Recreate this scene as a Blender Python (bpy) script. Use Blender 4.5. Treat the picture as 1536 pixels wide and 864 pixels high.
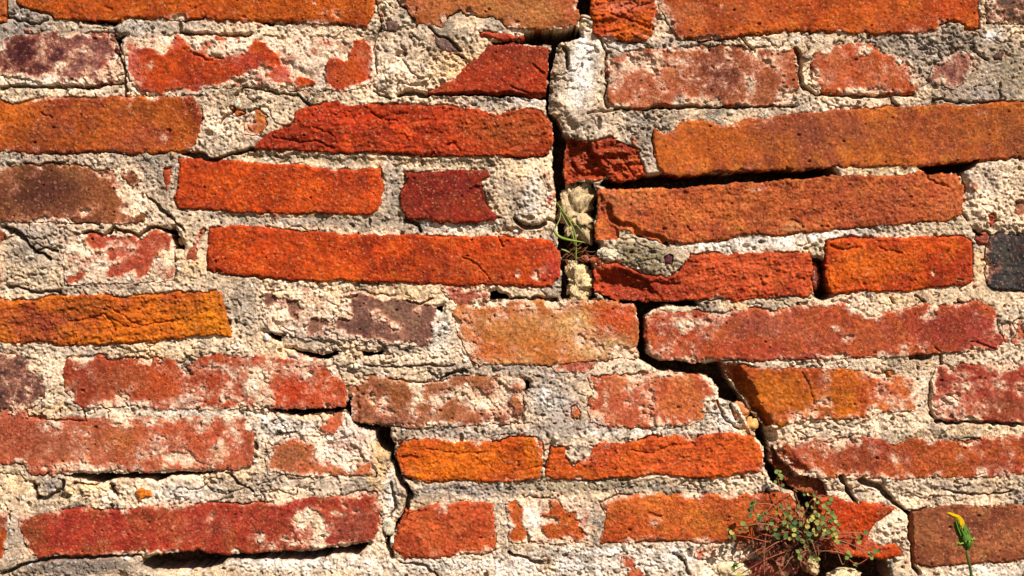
# Weathered brick wall with a stepped settlement crack; 1 unit of the trace below = 1 mm
import bpy, math, random
import numpy as np
C = bpy.context.scene
COL = C.collection
for o in list(bpy.data.objects): bpy.data.objects.remove(o)
random.seed(7)

# ------------------------------------------------------------------ camera
W, Hh = 1536.0, 864.0
GROUND = 1085.0                       # trace y of the ground line
S = 0.001
def P(x, y, h=0.0):                   # trace point + height off the wall face -> world
    return ((x - W/2)*S, -h*S, (GROUND - y)*S)
cam = bpy.data.cameras.new('camera'); cam.lens = 50; cam.sensor_width = 36
cam.clip_end = 500; cam.clip_start = 0.02
co = bpy.data.objects.new('camera', cam); COL.objects.link(co)
DIST = W*S*50/36
co.location = (0, -DIST, (GROUND - Hh/2)*S); co.rotation_euler = (math.pi/2, 0, 0)
C.camera = co
cam.dof.use_dof = True; cam.dof.focus_distance = DIST; cam.dof.aperture_fstop = 18

# ------------------------------------------------------------------ light
SUN = np.array([0.43, 0.70, 0.57]); SUN /= np.linalg.norm(SUN)   # right, up, out of the wall
sd_ = np.array([SUN[0], -SUN[2], SUN[1]])
elev = math.asin(sd_[2]); azim = math.atan2(sd_[0], sd_[1])
wld = bpy.data.worlds.new("World"); C.world = wld; wld.use_nodes = True
nt = wld.node_tree; nt.nodes.clear()
sky = nt.nodes.new('ShaderNodeTexSky'); sky.sky_type = 'NISHITA'; sky.sun_disc = False
sky.sun_elevation = elev; sky.sun_rotation = azim
bg = nt.nodes.new('ShaderNodeBackground'); bg.inputs[1].default_value = 0.05
ow = nt.nodes.new('ShaderNodeOutputWorld')
nt.links.new(sky.outputs[0], bg.inputs[0]); nt.links.new(bg.outputs[0], ow.inputs[0])
sl = bpy.data.lights.new('sun', 'SUN'); sl.energy = 5.0; sl.angle = math.radians(0.5); sl.color = (1.0, 0.955, 0.89)
so = bpy.data.objects.new('sun', sl); COL.objects.link(so)
from mathutils import Vector
so.rotation_euler = Vector(sd_).to_track_quat('Z', 'Y').to_euler(); so.location = (1, -2, 3)
vs = C.view_settings
vs.view_transform = 'Standard'; vs.look = 'None'; vs.exposure = 0.88; vs.gamma = 1.0; vs.use_curve_mapping = False
C.render.resolution_x = 1024; C.render.resolution_y = 576

# ------------------------------------------------------------------ helpers
ALB = 0.62
def lin(c):
    c = np.asarray(c, dtype=np.float32)/255.0
    return (np.where(c <= 0.04045, c/12.92, ((c+0.055)/1.055)**2.4)*ALB).astype(np.float32)

# grid: fine over the photographed part, coarse beyond
XL, XR, YT, YB = -330, 1870, -260, 1090
STEP = 1.14
def axis(a, b, lo, hi, cs=5.0):
    n = int((hi-lo)/STEP); mid = np.linspace(lo, hi, n+1)
    l = np.linspace(a, lo, max(2, int((lo-a)/cs)+1))[:-1]; r = np.linspace(hi, b, max(2, int((b-hi)/cs)+1))[1:]
    return np.concatenate([l, mid, r]).astype(np.float32)
gx = axis(XL, XR, -14, W+14); gy = axis(YT, YB, -12, Hh+12)
NX, NY = len(gx), len(gy)
X, Y = np.meshgrid(gx, gy)           # [row, col]

_tabs = {}
def vnoise(x, y, seed):
    t = _tabs.get(seed)
    if t is None:
        t = np.random.RandomState(seed).rand(256, 256).astype(np.float32)*2-1; _tabs[seed] = t
    xi = np.floor(x).astype(np.int32); yi = np.floor(y).astype(np.int32)
    fx = x-xi; fy = y-yi
    fx = fx*fx*(3-2*fx); fy = fy*fy*(3-2*fy)
    x0 = xi & 255; x1 = (xi+1) & 255; y0 = yi & 255; y1 = (yi+1) & 255
    a = t[y0, x0]; b = t[y0, x1]; c = t[y1, x0]; d = t[y1, x1]
    return (a+(b-a)*fx) + ((c+(d-c)*fx)-(a+(b-a)*fx))*fy
def fbm(x, y, wl, octs, seed, gain=0.5):
    s = 0; a = 1; tot = 0
    ca, sa = 0.8, 0.6
    for k in range(octs):
        s = s + a*vnoise((x*ca-y*sa)/wl+17.3*k, (x*sa+y*ca)/wl+5.1*k, seed+k)
        tot += a; a *= gain; wl *= 0.5; ca, sa = ca*0.8-sa*0.6, ca*0.6+sa*0.8
    return (s/tot).astype(np.float32)
def sst(a, b, x):
    t = np.clip((x-a)/(b-a), 0, 1); return t*t*(3-2*t)

def win(x0, x1, y0, y1):
    i0 = np.searchsorted(gy, y0); i1 = np.searchsorted(gy, y1); j0 = np.searchsorted(gx, x0); j1 = np.searchsorted(gx, x1)
    return slice(max(0, i0-1), min(NY, i1+1)), slice(max(0, j0-1), min(NX, j1+1))
# edge wobble
WX = 2.6*fbm(X, Y, 26, 2, 11) + 2.0*fbm(X, Y, 8, 2, 13)
WY = 2.6*fbm(X, Y, 26, 2, 21) + 2.0*fbm(X, Y, 8, 2, 23)
def polysd(poly, w, warp=1.0):       # negative inside
    x = X[w] + warp*WX[w]; y = Y[w] + warp*WY[w]
    d = np.full(x.shape, 1e9, np.float32); ins = np.zeros(x.shape, bool)
    n = len(poly)
    for i in range(n):
        ax, ay = poly[i]; bx, by = poly[(i+1) % n]
        ex, ey = bx-ax, by-ay; L = ex*ex+ey*ey
        if L == 0: continue
        px, py = x-ax, y-ay
        t = np.clip((px*ex+py*ey)/L, 0, 1)
        d = np.minimum(d, (px-t*ex)**2+(py-t*ey)**2)
        if ey != 0:
            c = ((ay > y) != (by > y)) & (x < ex*(y-ay)/ey+ax); ins ^= c
    d = np.sqrt(d); return np.where(ins, -d, d)
def pwin(poly, m=14):
    xs = [p[0] for p in poly]; ys = [p[1] for p in poly]
    return win(min(xs)-m, max(xs)+m, min(ys)-m, max(ys)+m)
def segd(line, w, warp=0.8):
    x = X[w] + warp*WX[w]; y = Y[w] + warp*WY[w]; d = np.full(x.shape, 1e9, np.float32)
    for (ax, ay), (bx, by) in zip(line[:-1], line[1:]):
        ex, ey = bx-ax, by-ay; L = ex*ex+ey*ey+1e-6
        t = np.clip(((x-ax)*ex+(y-ay)*ey)/L, 0, 1)
        d = np.minimum(d, (x-ax-t*ex)**2+(y-ay-t*ey)**2)
    return np.sqrt(d)

# ------------------------------------------------------------------ the trace
# brick: dict(p=[polygons], c=colour, h=height, r=roughness, l=lime cover bias)
B = []
def b(polys, c, h=2.0, r=1.0, l=-0.6, name='brick', tilt=(0, 0), label=None, v=0.8, c2=None, core=None):
    if not isinstance(polys[0], list): polys = [polys]
    B.append(dict(p=polys, c=c, h=h, r=r, l=l, name=name, tilt=tilt, label=label, v=v, c2=c2, core=core))
# course 0
b([(20,-35),(26,4),(42,14),(73,19),(84,28),(120,29),(160,33),(178,31),(195,26),(255,27),(290,29),(330,31),(362,32),(382,33),(420,32),(470,34),(510,34),(550,38),(560,24),(562,5),(556,-35)], (196,92,22), 3.5, c2=(170,70,20))
b([(590,-35),(600,4),(614,16),(628,33),(645,36),(661,39),(669,30),(673,20),(692,13),(708,20),(721,25),(739,23),(753,30),(762,37),(778,42),(812,42),(838,45),(860,39),(866,26),(866,-35)], (192,116,58), 3.5, c2=(165,85,40), l=-.5)
b([(886,-30),(889,50),(902,61),(968,61),(979,46),(984,22),(989,-30)], (212,92,24), 3, 2.4, c2=(180,70,35))
b([(993,-30),(990,10),(1003,35),(1015,57),(1050,59),(1090,58),(1112,55),(1136,50),(1198,47),(1240,48),(1318,52),(1378,48),(1404,44),(1411,34),(1430,31),(1446,35),(1449,43),(1466,42),(1468,0),(1468,-30)], (198,90,28), 3.5, c2=(165,68,28))
b([(1476,-30),(1483,15),(1482,33),(1536,36),(1640,36),(1640,-30)], (92,72,58), 3, 1.6, l=-.25, c2=(60,48,42))
# course 1
b([(-60,60),(0,70),(21,54),(50,52),(86,47),(104,50),(169,49),(174,68),(173,100),(168,126),(130,128),(99,130),(68,127),(40,115),(0,112),(-60,115)], (98,44,42), 1.0, .9, l=-.22, c2=(128,78,72))
b([(182,68),(192,56),(235,55),(275,53),(330,53),(400,56),(470,58),(534,58),(560,62),(563,110),(556,126),(515,134),(460,134),(400,130),(345,130),(310,133),(298,141),(212,141),(200,125),(190,100)],
  (200,72,22), 1.6, .9, l=.42, c2=(190,72,48), core=[[(182,68),(192,56),(205,62),(215,72),(235,76),(245,82),(255,60),(275,54),(281,72),(290,80),(310,87),(335,84),(365,78),(385,66),(400,68),(412,80),(418,95),(410,102),(385,100),(370,102),(362,112),(345,118),(330,128),(310,130),(298,141),(212,141),(200,125),(190,100),(190,85)],
   [(534,60),(547,56),(560,68),(561,110),(554,122),(536,121),(515,133),(492,125),(487,109),(492,90),(508,90),(518,94),(531,78)],
   [(325,55),(345,53),(363,56),(358,62),(335,63)],[(396,108),(415,96),(432,104),(440,118),(452,112),(470,122),(455,132),(440,136),(425,126),(408,122)]])
b([(638,141),(659,130),(685,117),(703,96),(716,86),(734,70),(760,67),(800,68),(822,73),(821,100),(817,143),(790,144),(745,141),(700,140)], (166,54,26), 2.5, 1.0, l=-.7, c2=(150,56,34))
b([(718,49),(760,50),(785,53),(787,59),(770,61),(720,54)], (185,70,45), 1, 1.2, name='brick_fragment')
b([(908,84),(942,76),(989,73),(1054,70),(1117,73),(1162,70),(1195,72),(1196,130),(1188,156),(1136,159),(1083,158),(994,161),(929,163),(916,156),(911,117)], (178,92,52), 1.2, .8, l=-.22, c2=(196,116,72))
b([(1219,83),(1245,71),(1282,65),(1303,68),(1334,84),(1368,96),(1380,118),(1370,141),(1329,143),(1292,142),(1240,141),(1219,128)], (192,88,40), .8, .9, l=-.36, c2=(200,110,70))
b([(1392,118),(1400,100),(1420,85),(1440,76),(1462,82),(1462,100),(1450,118),(1430,132),(1402,125)], (140,88,76), -.5, .9, l=-.1, name='brick_fragment')
# course 2
b([(-70,156),(0,153),(16,159),(34,157),(57,148),(100,147),(169,146),(230,144),(295,145),(301,161),(302,195),(290,218),(276,228),(221,231),(156,228),(80,230),(0,229),(-70,230)], (194,94,30), 3, 1.2, l=-.62, c2=(160,70,36), v=.8)
b([(378,169),(390,167),(398,175),(397,190),(388,204),(368,203),(366,190)], (205,110,45), 1.5, 1, l=-.3, name='brick_fragment')
b([(378,225),(396,206),(416,193),(440,183),(441,168),(452,160),(468,160),(485,156),(505,153),(518,158),(560,158),(614,158),(661,159),(718,164),(744,170),(770,166),(790,164),(812,168),(826,182),(829,215),(822,230),(794,236),(731,233),(661,233),(588,230),(536,228),(437,226)], (172,54,22), 3.5, 1.7, l=-.75, c2=(196,66,24))
b([(850,209),(885,213),(916,206),(935,214),(957,227),(963,248),(969,263),(945,270),(927,272),(906,269),(872,271),(848,272),(846,240)], (190,76,34), 1, 3.0, l=-.7, c2=(160,60,34))
b([(980,193),(992,204),(1005,200),(1020,184),(1045,182),(1067,184),(1088,190),(1119,177),(1146,181),(1180,171),(1225,169),(1261,164),(1370,161),(1409,158),(1448,161),(1495,153),(1536,153),(1640,150),(1640,232),(1536,238),(1474,241),(1396,248),(1340,249),(1261,250),(1214,254),(1136,256),(1072,258),(1046,263),(1010,264),(994,262),(985,241),(979,215)], (200,104,38), 4, .8, l=-.7, c2=(170,84,46), v=.7)
# course 3
b([[(-50,250),(0,249),(60,247),(125,249),(138,257),(167,256),(172,270),(178,285),(188,303),(196,322),(214,322),(218,328),(205,333),(182,336),(141,333),(78,332),(0,332),(-50,332)],
   [(182,258),(195,254),(207,258),(208,270),(200,280),(185,266)]], (134,78,48), 1.5, .9, l=-.5, c2=(160,96,54))
b([(270,239),(300,240),(380,245),(440,248),(471,251),(497,256),(526,254),(568,253),(573,272),(570,305),(565,316),(552,322),(484,320),(380,319),(323,316),(297,314),(266,311),(262,296),(268,267)], (214,80,22), 3.5, 1.2, l=-.8, c2=(186,64,24), v=.95)
b([(608,260),(666,257),(732,255),(738,263),(722,270),(724,296),(730,311),(745,326),(742,332),(703,334),(666,331),(610,331),(602,311),(600,291),(606,277)], (154,46,26), 3, 1.0, l=-.9, c2=(136,44,32))
b([(818,250),(828,252),(831,290),(826,315),(820,310),(822,290)], (200,80,60), .5, 1, l=-.2, name='brick_fragment')
b([(898,287),(916,284),(968,283),(1036,281),(1109,276),(1160,272),(1214,267),(1250,264),(1318,262),(1370,262),(1378,255),(1391,257),(1405,260),(1433,262),(1437,272),(1445,278),(1444,322),(1430,328),(1363,336),(1277,342),(1188,350),(1162,353),(1140,349),(1098,357),(1046,363),(994,364),(975,358),(953,348),(930,345),(925,358),(895,360),(893,340),(898,315),(896,300)], (206,104,50), 3.5, 1.5, l=-.75, c2=(176,82,46), v=.95)
b([(314,343),(338,340),(375,339),(400,342),(442,348),(562,352),(666,354),(780,357),(812,357),(832,362),(841,382),(839,416),(828,429),(760,428),(700,428),(666,427),(601,423),(484,421),(419,418),(351,411),(311,404),(313,375)], (212,78,22), 4, 1.2, l=-.85, c2=(186,64,24), v=.95)
# course 4
b([(98,352),(150,349),(205,352),(250,345),(259,352),(260,420),(200,424),(96,426)], (196,92,62), .3, .8, l=.42, c2=(176,66,40), core=[[(130,352),(150,350),(195,353),(215,358),(235,345),(250,345),(258,352),(258,375),(240,380),(228,390),(225,410),(210,418),(200,405),(180,412),(165,418),(158,408),(175,395),(165,385),(160,372),(140,370),(129,362)],
   [(97,422),(110,412),(130,410),(125,420),(108,426)]])
b([(303,345),(298,365),(290,390),(282,388),(284,380),(292,365),(297,350)], (196,100,66), .5, .8, l=-.5, name='brick_fragment')
b([(889,402),(905,396),(927,396),(942,402),(958,412),(985,417),(1010,412),(1028,398),(1036,384),(1072,381),(1160,380),(1214,379),(1219,397),(1218,438),(1206,445),(1136,447),(1104,451),(1085,445),(1060,447),(1046,450),(994,451),(963,451),(927,449),(893,437),(889,420)], (204,84,40), 3, 1.9, l=-.75, c2=(176,62,34))
b([(1239,362),(1279,357),(1360,357),(1446,356),(1456,362),(1459,387),(1458,421),(1445,428),(1357,435),(1292,438),(1262,440),(1248,442),(1240,430),(1236,400)], (216,88,20), 3.5, 1.4, l=-.8, c2=(180,60,24), v=.95)
b([(1482,356),(1500,352),(1536,351),(1640,350),(1640,438),(1536,438),(1492,436),(1481,428),(1479,390)], (64,59,58), 3, 1.3, l=-.62, c2=(44,42,44), label='charcoal black brick')
b([(1463,358),(1470,348),(1483,350),(1483,362),(1470,366)], (170,84,66), -1, 1.6, name='brick_fragment')
b([(1522,300),(1545,292),(1550,320),(1534,326),(1524,316)], (150,96,66), 0, 1, l=-.2, name='brick_fragment')
# course 5
b([(-60,450),(0,448),(20,452),(60,450),(88,442),(156,443),(187,448),(200,443),(260,440),(333,439),(341,468),(345,503),(323,502),(273,507),(227,511),(156,516),(112,517),(62,512),(0,515),(-60,515)], (216,112,22), 3, 1.9, l=-.8, c2=(176,78,28), v=.8)
b([(394,440),(450,436),(540,438),(600,446),(648,451),(660,465),(656,500),(640,519),(580,514),(520,508),(460,508),(410,500),(396,480)], (146,104,84), .6, .9, l=.40, c2=(120,80,70), core=[[(526,446),(550,440),(575,443),(600,448),(620,455),(645,452),(655,465),(650,485),(648,500),(636,520),(610,515),(580,512),(545,508),(520,500),(505,492),(510,480),(530,482),(528,465)],
   [(396,440),(410,438),(415,448),(408,462),(400,470),(396,460)],[(458,490),(470,482),(490,480),(495,488),(480,492),(470,502),(460,495)],[(430,455),(442,450),(446,462),(444,480),(434,475)]])
b([(660,430),(700,430),(730,432),(735,443),(725,452),(705,455),(690,458),(675,450)], (186,96,74), 1, 1.6, l=-.4, name='brick_fragment')
b([(679,473),(686,461),(718,454),(780,452),(838,451),(903,451),(942,452),(954,459),(957,495),(955,534),(927,537),(890,539),(859,545),(812,547),(760,546),(720,546),(708,538),(700,524),(690,500)], (214,124,62), 3.5, 1.0, l=-.42, c2=(228,166,108), v=.7)
b([(970,474),(985,467),(1033,468),(1083,470),(1105,462),(1138,463),(1160,466),(1195,458),(1230,454),(1278,457),(1290,468),(1308,478),(1329,469),(1357,462),(1381,455),(1417,459),(1440,454),(1472,453),(1490,460),(1495,492),(1503,510),(1497,524),(1459,527),(1409,531),(1340,535),(1266,538),(1160,540),(1093,541),(1040,543),(994,542),(975,531),(968,505)], (196,88,44), 3.5, .9, l=-.54, c2=(176,76,58))
b([[(1506,490),(1514,484),(1517,500),(1508,512)],[(1522,484),(1532,482),(1534,508),(1524,520),(1517,516),(1526,500)]], (190,90,60), .3, .8, l=-.4, name='brick_fragment')
# course 6
b([(-60,530),(0,527),(25,530),(45,545),(62,570),(68,590),(55,605),(40,612),(0,616),(-60,616)], (112,76,62), 1, .9, l=-.28, c2=(90,62,58))
b([(96,548),(104,537),(151,534),(167,542),(210,541),(255,538),(281,549),(300,540),(325,533),(346,539),(380,537),(424,530),(476,531),(497,547),(514,572),(521,595),(518,611),(453,614),(406,612),(385,612),(312,612),(265,615),(240,613),(200,608),(156,610),(125,612),(110,602),(99,585)], (192,82,46), 3, .9, l=-.35, c2=(170,76,50))
b([(524,582),(547,568),(562,564),(604,572),(635,574),(664,572),(679,567),(705,565),(744,568),(787,566),(787,585),(782,633),(739,635),(703,638),(640,640),(609,641),(583,638),(555,637),(532,632),(525,615)], (178,108,64), 3.5, .9, l=-.3, c2=(160,100,74))
b([(828,547),(850,543),(895,541),(890,552),(870,558),(835,557)], (190,104,84), 1, 1.4, l=-.5, name='brick_fragment')
b([[(880,566),(920,563),(981,559),(1040,560),(1062,564),(1075,577),(1074,597),(1060,600),(1054,628),(1020,638),(980,640),(942,641),(908,638),(886,632),(884,610),(892,590)],[(857,612),(866,606),(871,618),(866,630),(857,626)]], (202,96,58), 1.5, .9, l=-.5, c2=(212,120,66))
b([(1100,548),(1136,552),(1160,551),(1200,553),(1260,555),(1310,560),(1345,560),(1372,565),(1373,580),(1376,600),(1372,615),(1335,618),(1310,622),(1290,628),(1250,632),(1222,629),(1190,634),(1162,637),(1150,641),(1132,620),(1116,596),(1098,570),(1086,549)], (212,110,26), 3, 1.1, l=-.53, c2=(190,84,34))
b([(1396,572),(1404,550),(1420,546),(1428,554),(1448,547),(1500,548),(1536,551),(1640,552),(1640,636),(1536,636),(1485,633),(1435,631),(1404,629),(1395,618),(1400,600)], (172,66,46), 2.5, .9, l=-.38, c2=(180,84,54))
# course 7
b([(-60,616),(0,614),(36,616),(42,625),(130,628),(220,629),(290,628),(330,626),(370,625),(378,650),(378,670),(374,697),(351,704),(286,708),(208,708),(146,709),(89,711),(47,707),(34,695),(0,697),(-60,697)], (196,100,66), 3, .9, l=-.36, c2=(178,82,48))
b([(400,660),(430,650),(470,645),(485,622),(515,620),(540,636),(558,650),(566,690),(562,712),(500,714),(430,709),(402,707)], (192,122,82), .6, .9, l=.36, c2=(206,110,64), core=[[(402,705),(405,690),(415,670),(440,660),(470,664),(480,685),(510,700),(530,708),(555,690),(558,712),(540,716),(500,713),(460,708),(430,707)],[(485,640),(495,622),(512,620),(512,640),(500,650),(490,648)]])
b([(599,663),(627,660),(651,659),(687,665),(705,661),(750,664),(765,657),(800,658),(812,664),(814,690),(808,718),(760,722),(703,722),(640,721),(622,717),(606,717),(598,700),(597,681)], (226,110,22), 3, 1.5, l=-.65, c2=(206,86,26))
b([(817,716),(822,690),(828,670),(846,670),(848,688),(859,702),(872,692),(885,681),(893,662),(942,665),(973,657),(1020,656),(1036,660),(1062,651),(1104,651),(1127,655),(1140,668),(1146,695),(1140,705),(1105,711),(1072,717),(1020,714),(985,712),(942,716),(890,720),(838,720)], (216,92,30), 3, 1.5, l=-.7, c2=(196,78,34))
b([(1167,663),(1188,659),(1277,657),(1326,659),(1340,671),(1355,665),(1378,659),(1402,660),(1448,662),(1474,657),(1506,655),(1536,653),(1640,652),(1640,708),(1536,709),(1500,715),(1430,716),(1396,717),(1266,718),(1227,717),(1198,711),(1180,697),(1168,682)], (204,96,44), 3, .9, l=-.47, c2=(180,80,54))
b([(1157,668),(1172,684),(1196,711),(1226,718),(1238,726),(1240,745),(1222,746),(1196,736),(1172,716),(1160,700)], (170,88,54), -15, 2.2, name='brick_fragment')
# course 8
b([(30,776),(52,772),(86,767),(130,762),(182,764),(216,760),(286,759),(302,755),(365,756),(400,753),(432,751),(484,746),(536,739),(563,739),(568,756),(566,795),(560,812),(510,821),(458,826),(380,829),(338,832),(299,826),(260,830),(221,832),(203,830),(150,834),(104,838),(86,833),(55,839),(42,821),(30,792)], (182,62,42), 3, .9, l=-.55, c2=(168,76,44))
b([(607,765),(630,762),(653,757),(718,753),(741,756),(744,795),(741,826),(720,830),(692,832),(666,836),(609,838),(590,826),(594,800),(602,780)], (208,90,44), 2.5, 1.3, l=-.65, c2=(190,80,44))
b([(760,752),(800,748),(850,748),(884,756),(890,790),(884,812),(830,815),(764,812)], (204,96,40), .6, 1.0, l=.38, core=[[(765,752),(782,750),(785,765),(780,790),(792,803),(788,813),(765,808),(762,800),(772,790),(770,775)],[(815,772),(825,765),(825,750),(838,748),(845,760),(862,775),(868,790),(880,800),(882,810),(870,816),(845,814),(832,812),(820,800),(815,790),(830,785),(848,788),(835,778)]])
b([(902,755),(932,744),(973,742),(1050,742),(1125,741),(1183,739),(1193,752),(1197,770),(1200,800),(1185,815),(1130,812),(1098,811),(1046,815),(1020,811),(968,811),(940,814),(901,815),(907,795),(912,774)], (216,110,42), 2.5, 1.1, l=-.6, c2=(196,88,40))
b([(1228,748),(1261,746),(1282,752),(1323,755),(1345,760),(1336,769),(1313,782),(1304,796),(1300,808),(1318,820),(1344,817),(1351,834),(1331,838),(1292,837),(1253,832),(1230,823),(1225,785)], (210,76,22), 3, 1.3, l=-.75, c2=(206,92,50))
b([(1368,768),(1396,764),(1438,758),(1536,759),(1640,759),(1640,842),(1536,842),(1480,844),(1422,847),(1386,848),(1369,842),(1367,800)], (144,78,48), 3, .9, l=-.7, c2=(168,98,60))
b([[(933,835),(945,832),(955,848),(968,864),(975,885),(945,885),(940,860),(950,855),(933,848)]], (202,96,60), .8, 1, l=-.35, name='brick_fragment')
b([(1042,834),(1055,822),(1075,824),(1070,832),(1050,842)], (206,96,52), .8, 1, l=-.4, name='brick_fragment')
b([(1100,850),(1130,840),(1170,848),(1178,872),(1150,890),(1105,885)], (176,92,70), -4, 1.5, l=-.3, name='brick_fragment')
# tiny chips of brick stuck in the mortar
for pp, cc in (([(204,738),(214,732),(228,737),(228,743),(218,746),(209,755),(206,746)], (222,120,30)),
               ([(247,256),(256,252),(254,270),(251,286),(248,275)], (196,86,50)),
               ([(1483,322),(1490,320),(1492,330),(1488,338),(1484,330)], (196,84,54)),
               ([(580,34),(592,32),(598,38),(592,49),(582,45)], (120,92,82)),
               ([(650,54),(664,56),(680,66),(687,76),(672,79),(656,70)], (122,96,86)),
               ([(997,384),(1004,380),(1010,386),(1008,395),(999,396)], (92,52,60)),
               ([(1490,84),(1500,78),(1506,84),(1502,92),(1492,90)], (90,66,58)),
               ([(345,161),(358,163),(366,170),(356,172)], (206,104,52)),
               ([(893,388),(902,380),(908,388),(900,396)], (170,80,50))):
    b(pp, cc, 2.2, 1.0, l=-.8, name='brick_chip')
NFRAME = len(B)
# courses beyond the frame
rs = random.Random(5)
def far_brick(x0, x1, y0, y1):
    c = rs.choice([(200,84,26),(182,72,36),(196,104,44),(150,80,52),(206,96,30)])
    j = lambda: rs.uniform(-4, 4)
    b([(x0+j(),y0+j()),((x0+x1)/2,y0+j()),(x1+j(),y0+j()),(x1+j(),y1+j()),((x0+x1)/2,y1+j()),(x0+j(),y1+j())], c, 2.5, 1.0, l=rs.uniform(-.7,-.25), c2=(170,84,48))
for (y0, y1) in ((-225,-152),(-130,-54),(884,956),(978,1052)):
    x = -360 + rs.uniform(0, 120)
    while x < 1900:
        w_ = rs.choice([210, 300, 460, 520]); far_brick(x, x+w_, y0, y1); x += w_+24
for (y0, y1) in ((-30,34),(60,128),(156,232),(250,332),(352,426),(450,516),(530,606),(624,698),(772,838)):
    far_brick(-340, -90 + rs.uniform(-10, 0), y0, y1)
    far_brick(1664, 1890, y0-4, y1)
for x0,y0,y1 in ((-72,-30,30),(-72,352,426),(-72,772,838)): far_brick(x0, -2 if y0 > 300 and y0 < 500 else 8, y0, y1)

# open gaps (deep)
GAPS = [
 [(866,-30),(886,-30),(888,20),(884,22),(876,20),(868,24),(868,34),(872,50),(872,56),(845,62),(834,70),(830,90),(826,120),(822,145),(824,168),(838,178),(846,195),(851,208),(846,240),(848,272),(892,276),(898,290),(894,318),(892,340),(896,362),(904,372),(892,385),(889,400),(893,440),(897,447),(880,449),(845,448),(842,430),(843,390),(838,362),(834,330),(834,290),(829,250),(830,225),(830,185),(820,168),(817,145),(822,120),(823,85),(826,70),(832,66),(850,54),(866,42)],
 [(785,47),(812,44),(838,47),(862,41),(866,50),(845,62),(832,72),(826,68),(790,66),(740,66),(735,62),(772,62),(786,58)],
 [(172,57),(190,51),(183,63),(180,76),(175,72)],
 [(906,270),(930,272),(968,264),(994,262),(1046,264),(1136,256),(1214,254),(1250,250),(1256,262),(1240,266),(1200,268),(1160,273),(1072,277),(1000,284),(960,281),(915,285),(898,278)],
 [(1380,250),(1400,247),(1470,240),(1463,250),(1448,258),(1450,285),(1446,292),(1441,264),(1432,262),(1385,262)],
 [(236,342),(255,342),(262,337),(268,350),(277,366),(276,373),(258,374),(257,360),(253,350),(240,346)],
 [(1219,388),(1226,385),(1236,388),(1238,410),(1245,432),(1250,446),(1235,449),(1222,447),(1218,430)],
 [(732,440),(745,435),(762,445),(758,450),(735,450)],
 [(893,438),(927,449),(963,451),(1046,451),(1050,458),(1020,459),(1000,455),(985,462),(970,471),(966,500),(972,530),(990,543),(1060,544),(1084,545),(1096,570),(1114,597),(1131,622),(1149,643),(1155,662),(1158,690),(1172,712),(1196,734),(1222,745),(1228,748),(1224,785),(1229,823),(1254,832),(1293,838),(1330,841),(1336,864),(1342,890),(1180,890),(1186,852),(1186,832),(1203,806),(1200,765),(1190,738),(1160,727),(1148,700),(1147,672),(1128,645),(1119,625),(1108,606),(1078,597),(1077,578),(1062,563),(1030,561),(981,555),(973,547),(957,538),(958,500),(957,470),(950,456),(920,452)],
 [(1460,340),(1470,346),(1476,352),(1466,354)],
 [(400,612),(453,615),(520,610),(523,596),(528,598),(530,630),(555,638),(585,642),(583,655),(592,668),(590,690),(600,708),(626,724),(600,718),(590,705),(585,683),(568,675),(562,650),(545,645),(532,636),(524,622),(520,617),(490,618),(455,624),(425,621)],
 [(603,725),(608,727),(622,745),(616,746)],
 [(576,785),(582,796),(600,780),(606,765),(601,785),(590,800),(581,806),(584,825),(592,838),(586,834),(576,818)],
 [(89,711),(146,709),(208,708),(286,708),(351,704),(300,712),(256,714),(240,723),(215,719),(180,717),(150,724),(110,718)],
 [(212,838),(250,831),(299,826),(338,832),(380,829),(458,826),(510,821),(556,813),(536,835),(520,832),(500,834),(470,842),(440,840),(400,841),(340,838),(325,850),(310,856),(280,858),(225,858),(212,850)],
 [(405,33),(382,32),(400,39),(428,36)],[(110,29),(178,30),(172,37),(150,34)],
 [(160,722),(166,735),(174,742),(170,728)] ,
 [(395,497),(405,500),(423,506),(420,511),(408,508)],
 [(428,520),(460,528),(485,534),(508,528),(508,534),(484,541),(460,536)],
 [(541,528),(560,530),(573,527),(573,533),(555,536),(543,537)],
 [(652,461),(665,459),(664,471),(657,468)],
 [(786,570),(792,572),(795,582),(789,588)],
 [(44,722),(54,728),(54,746),(48,738)],
 [(1440,762),(1440,762.5),(1441,762)],
]
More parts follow.
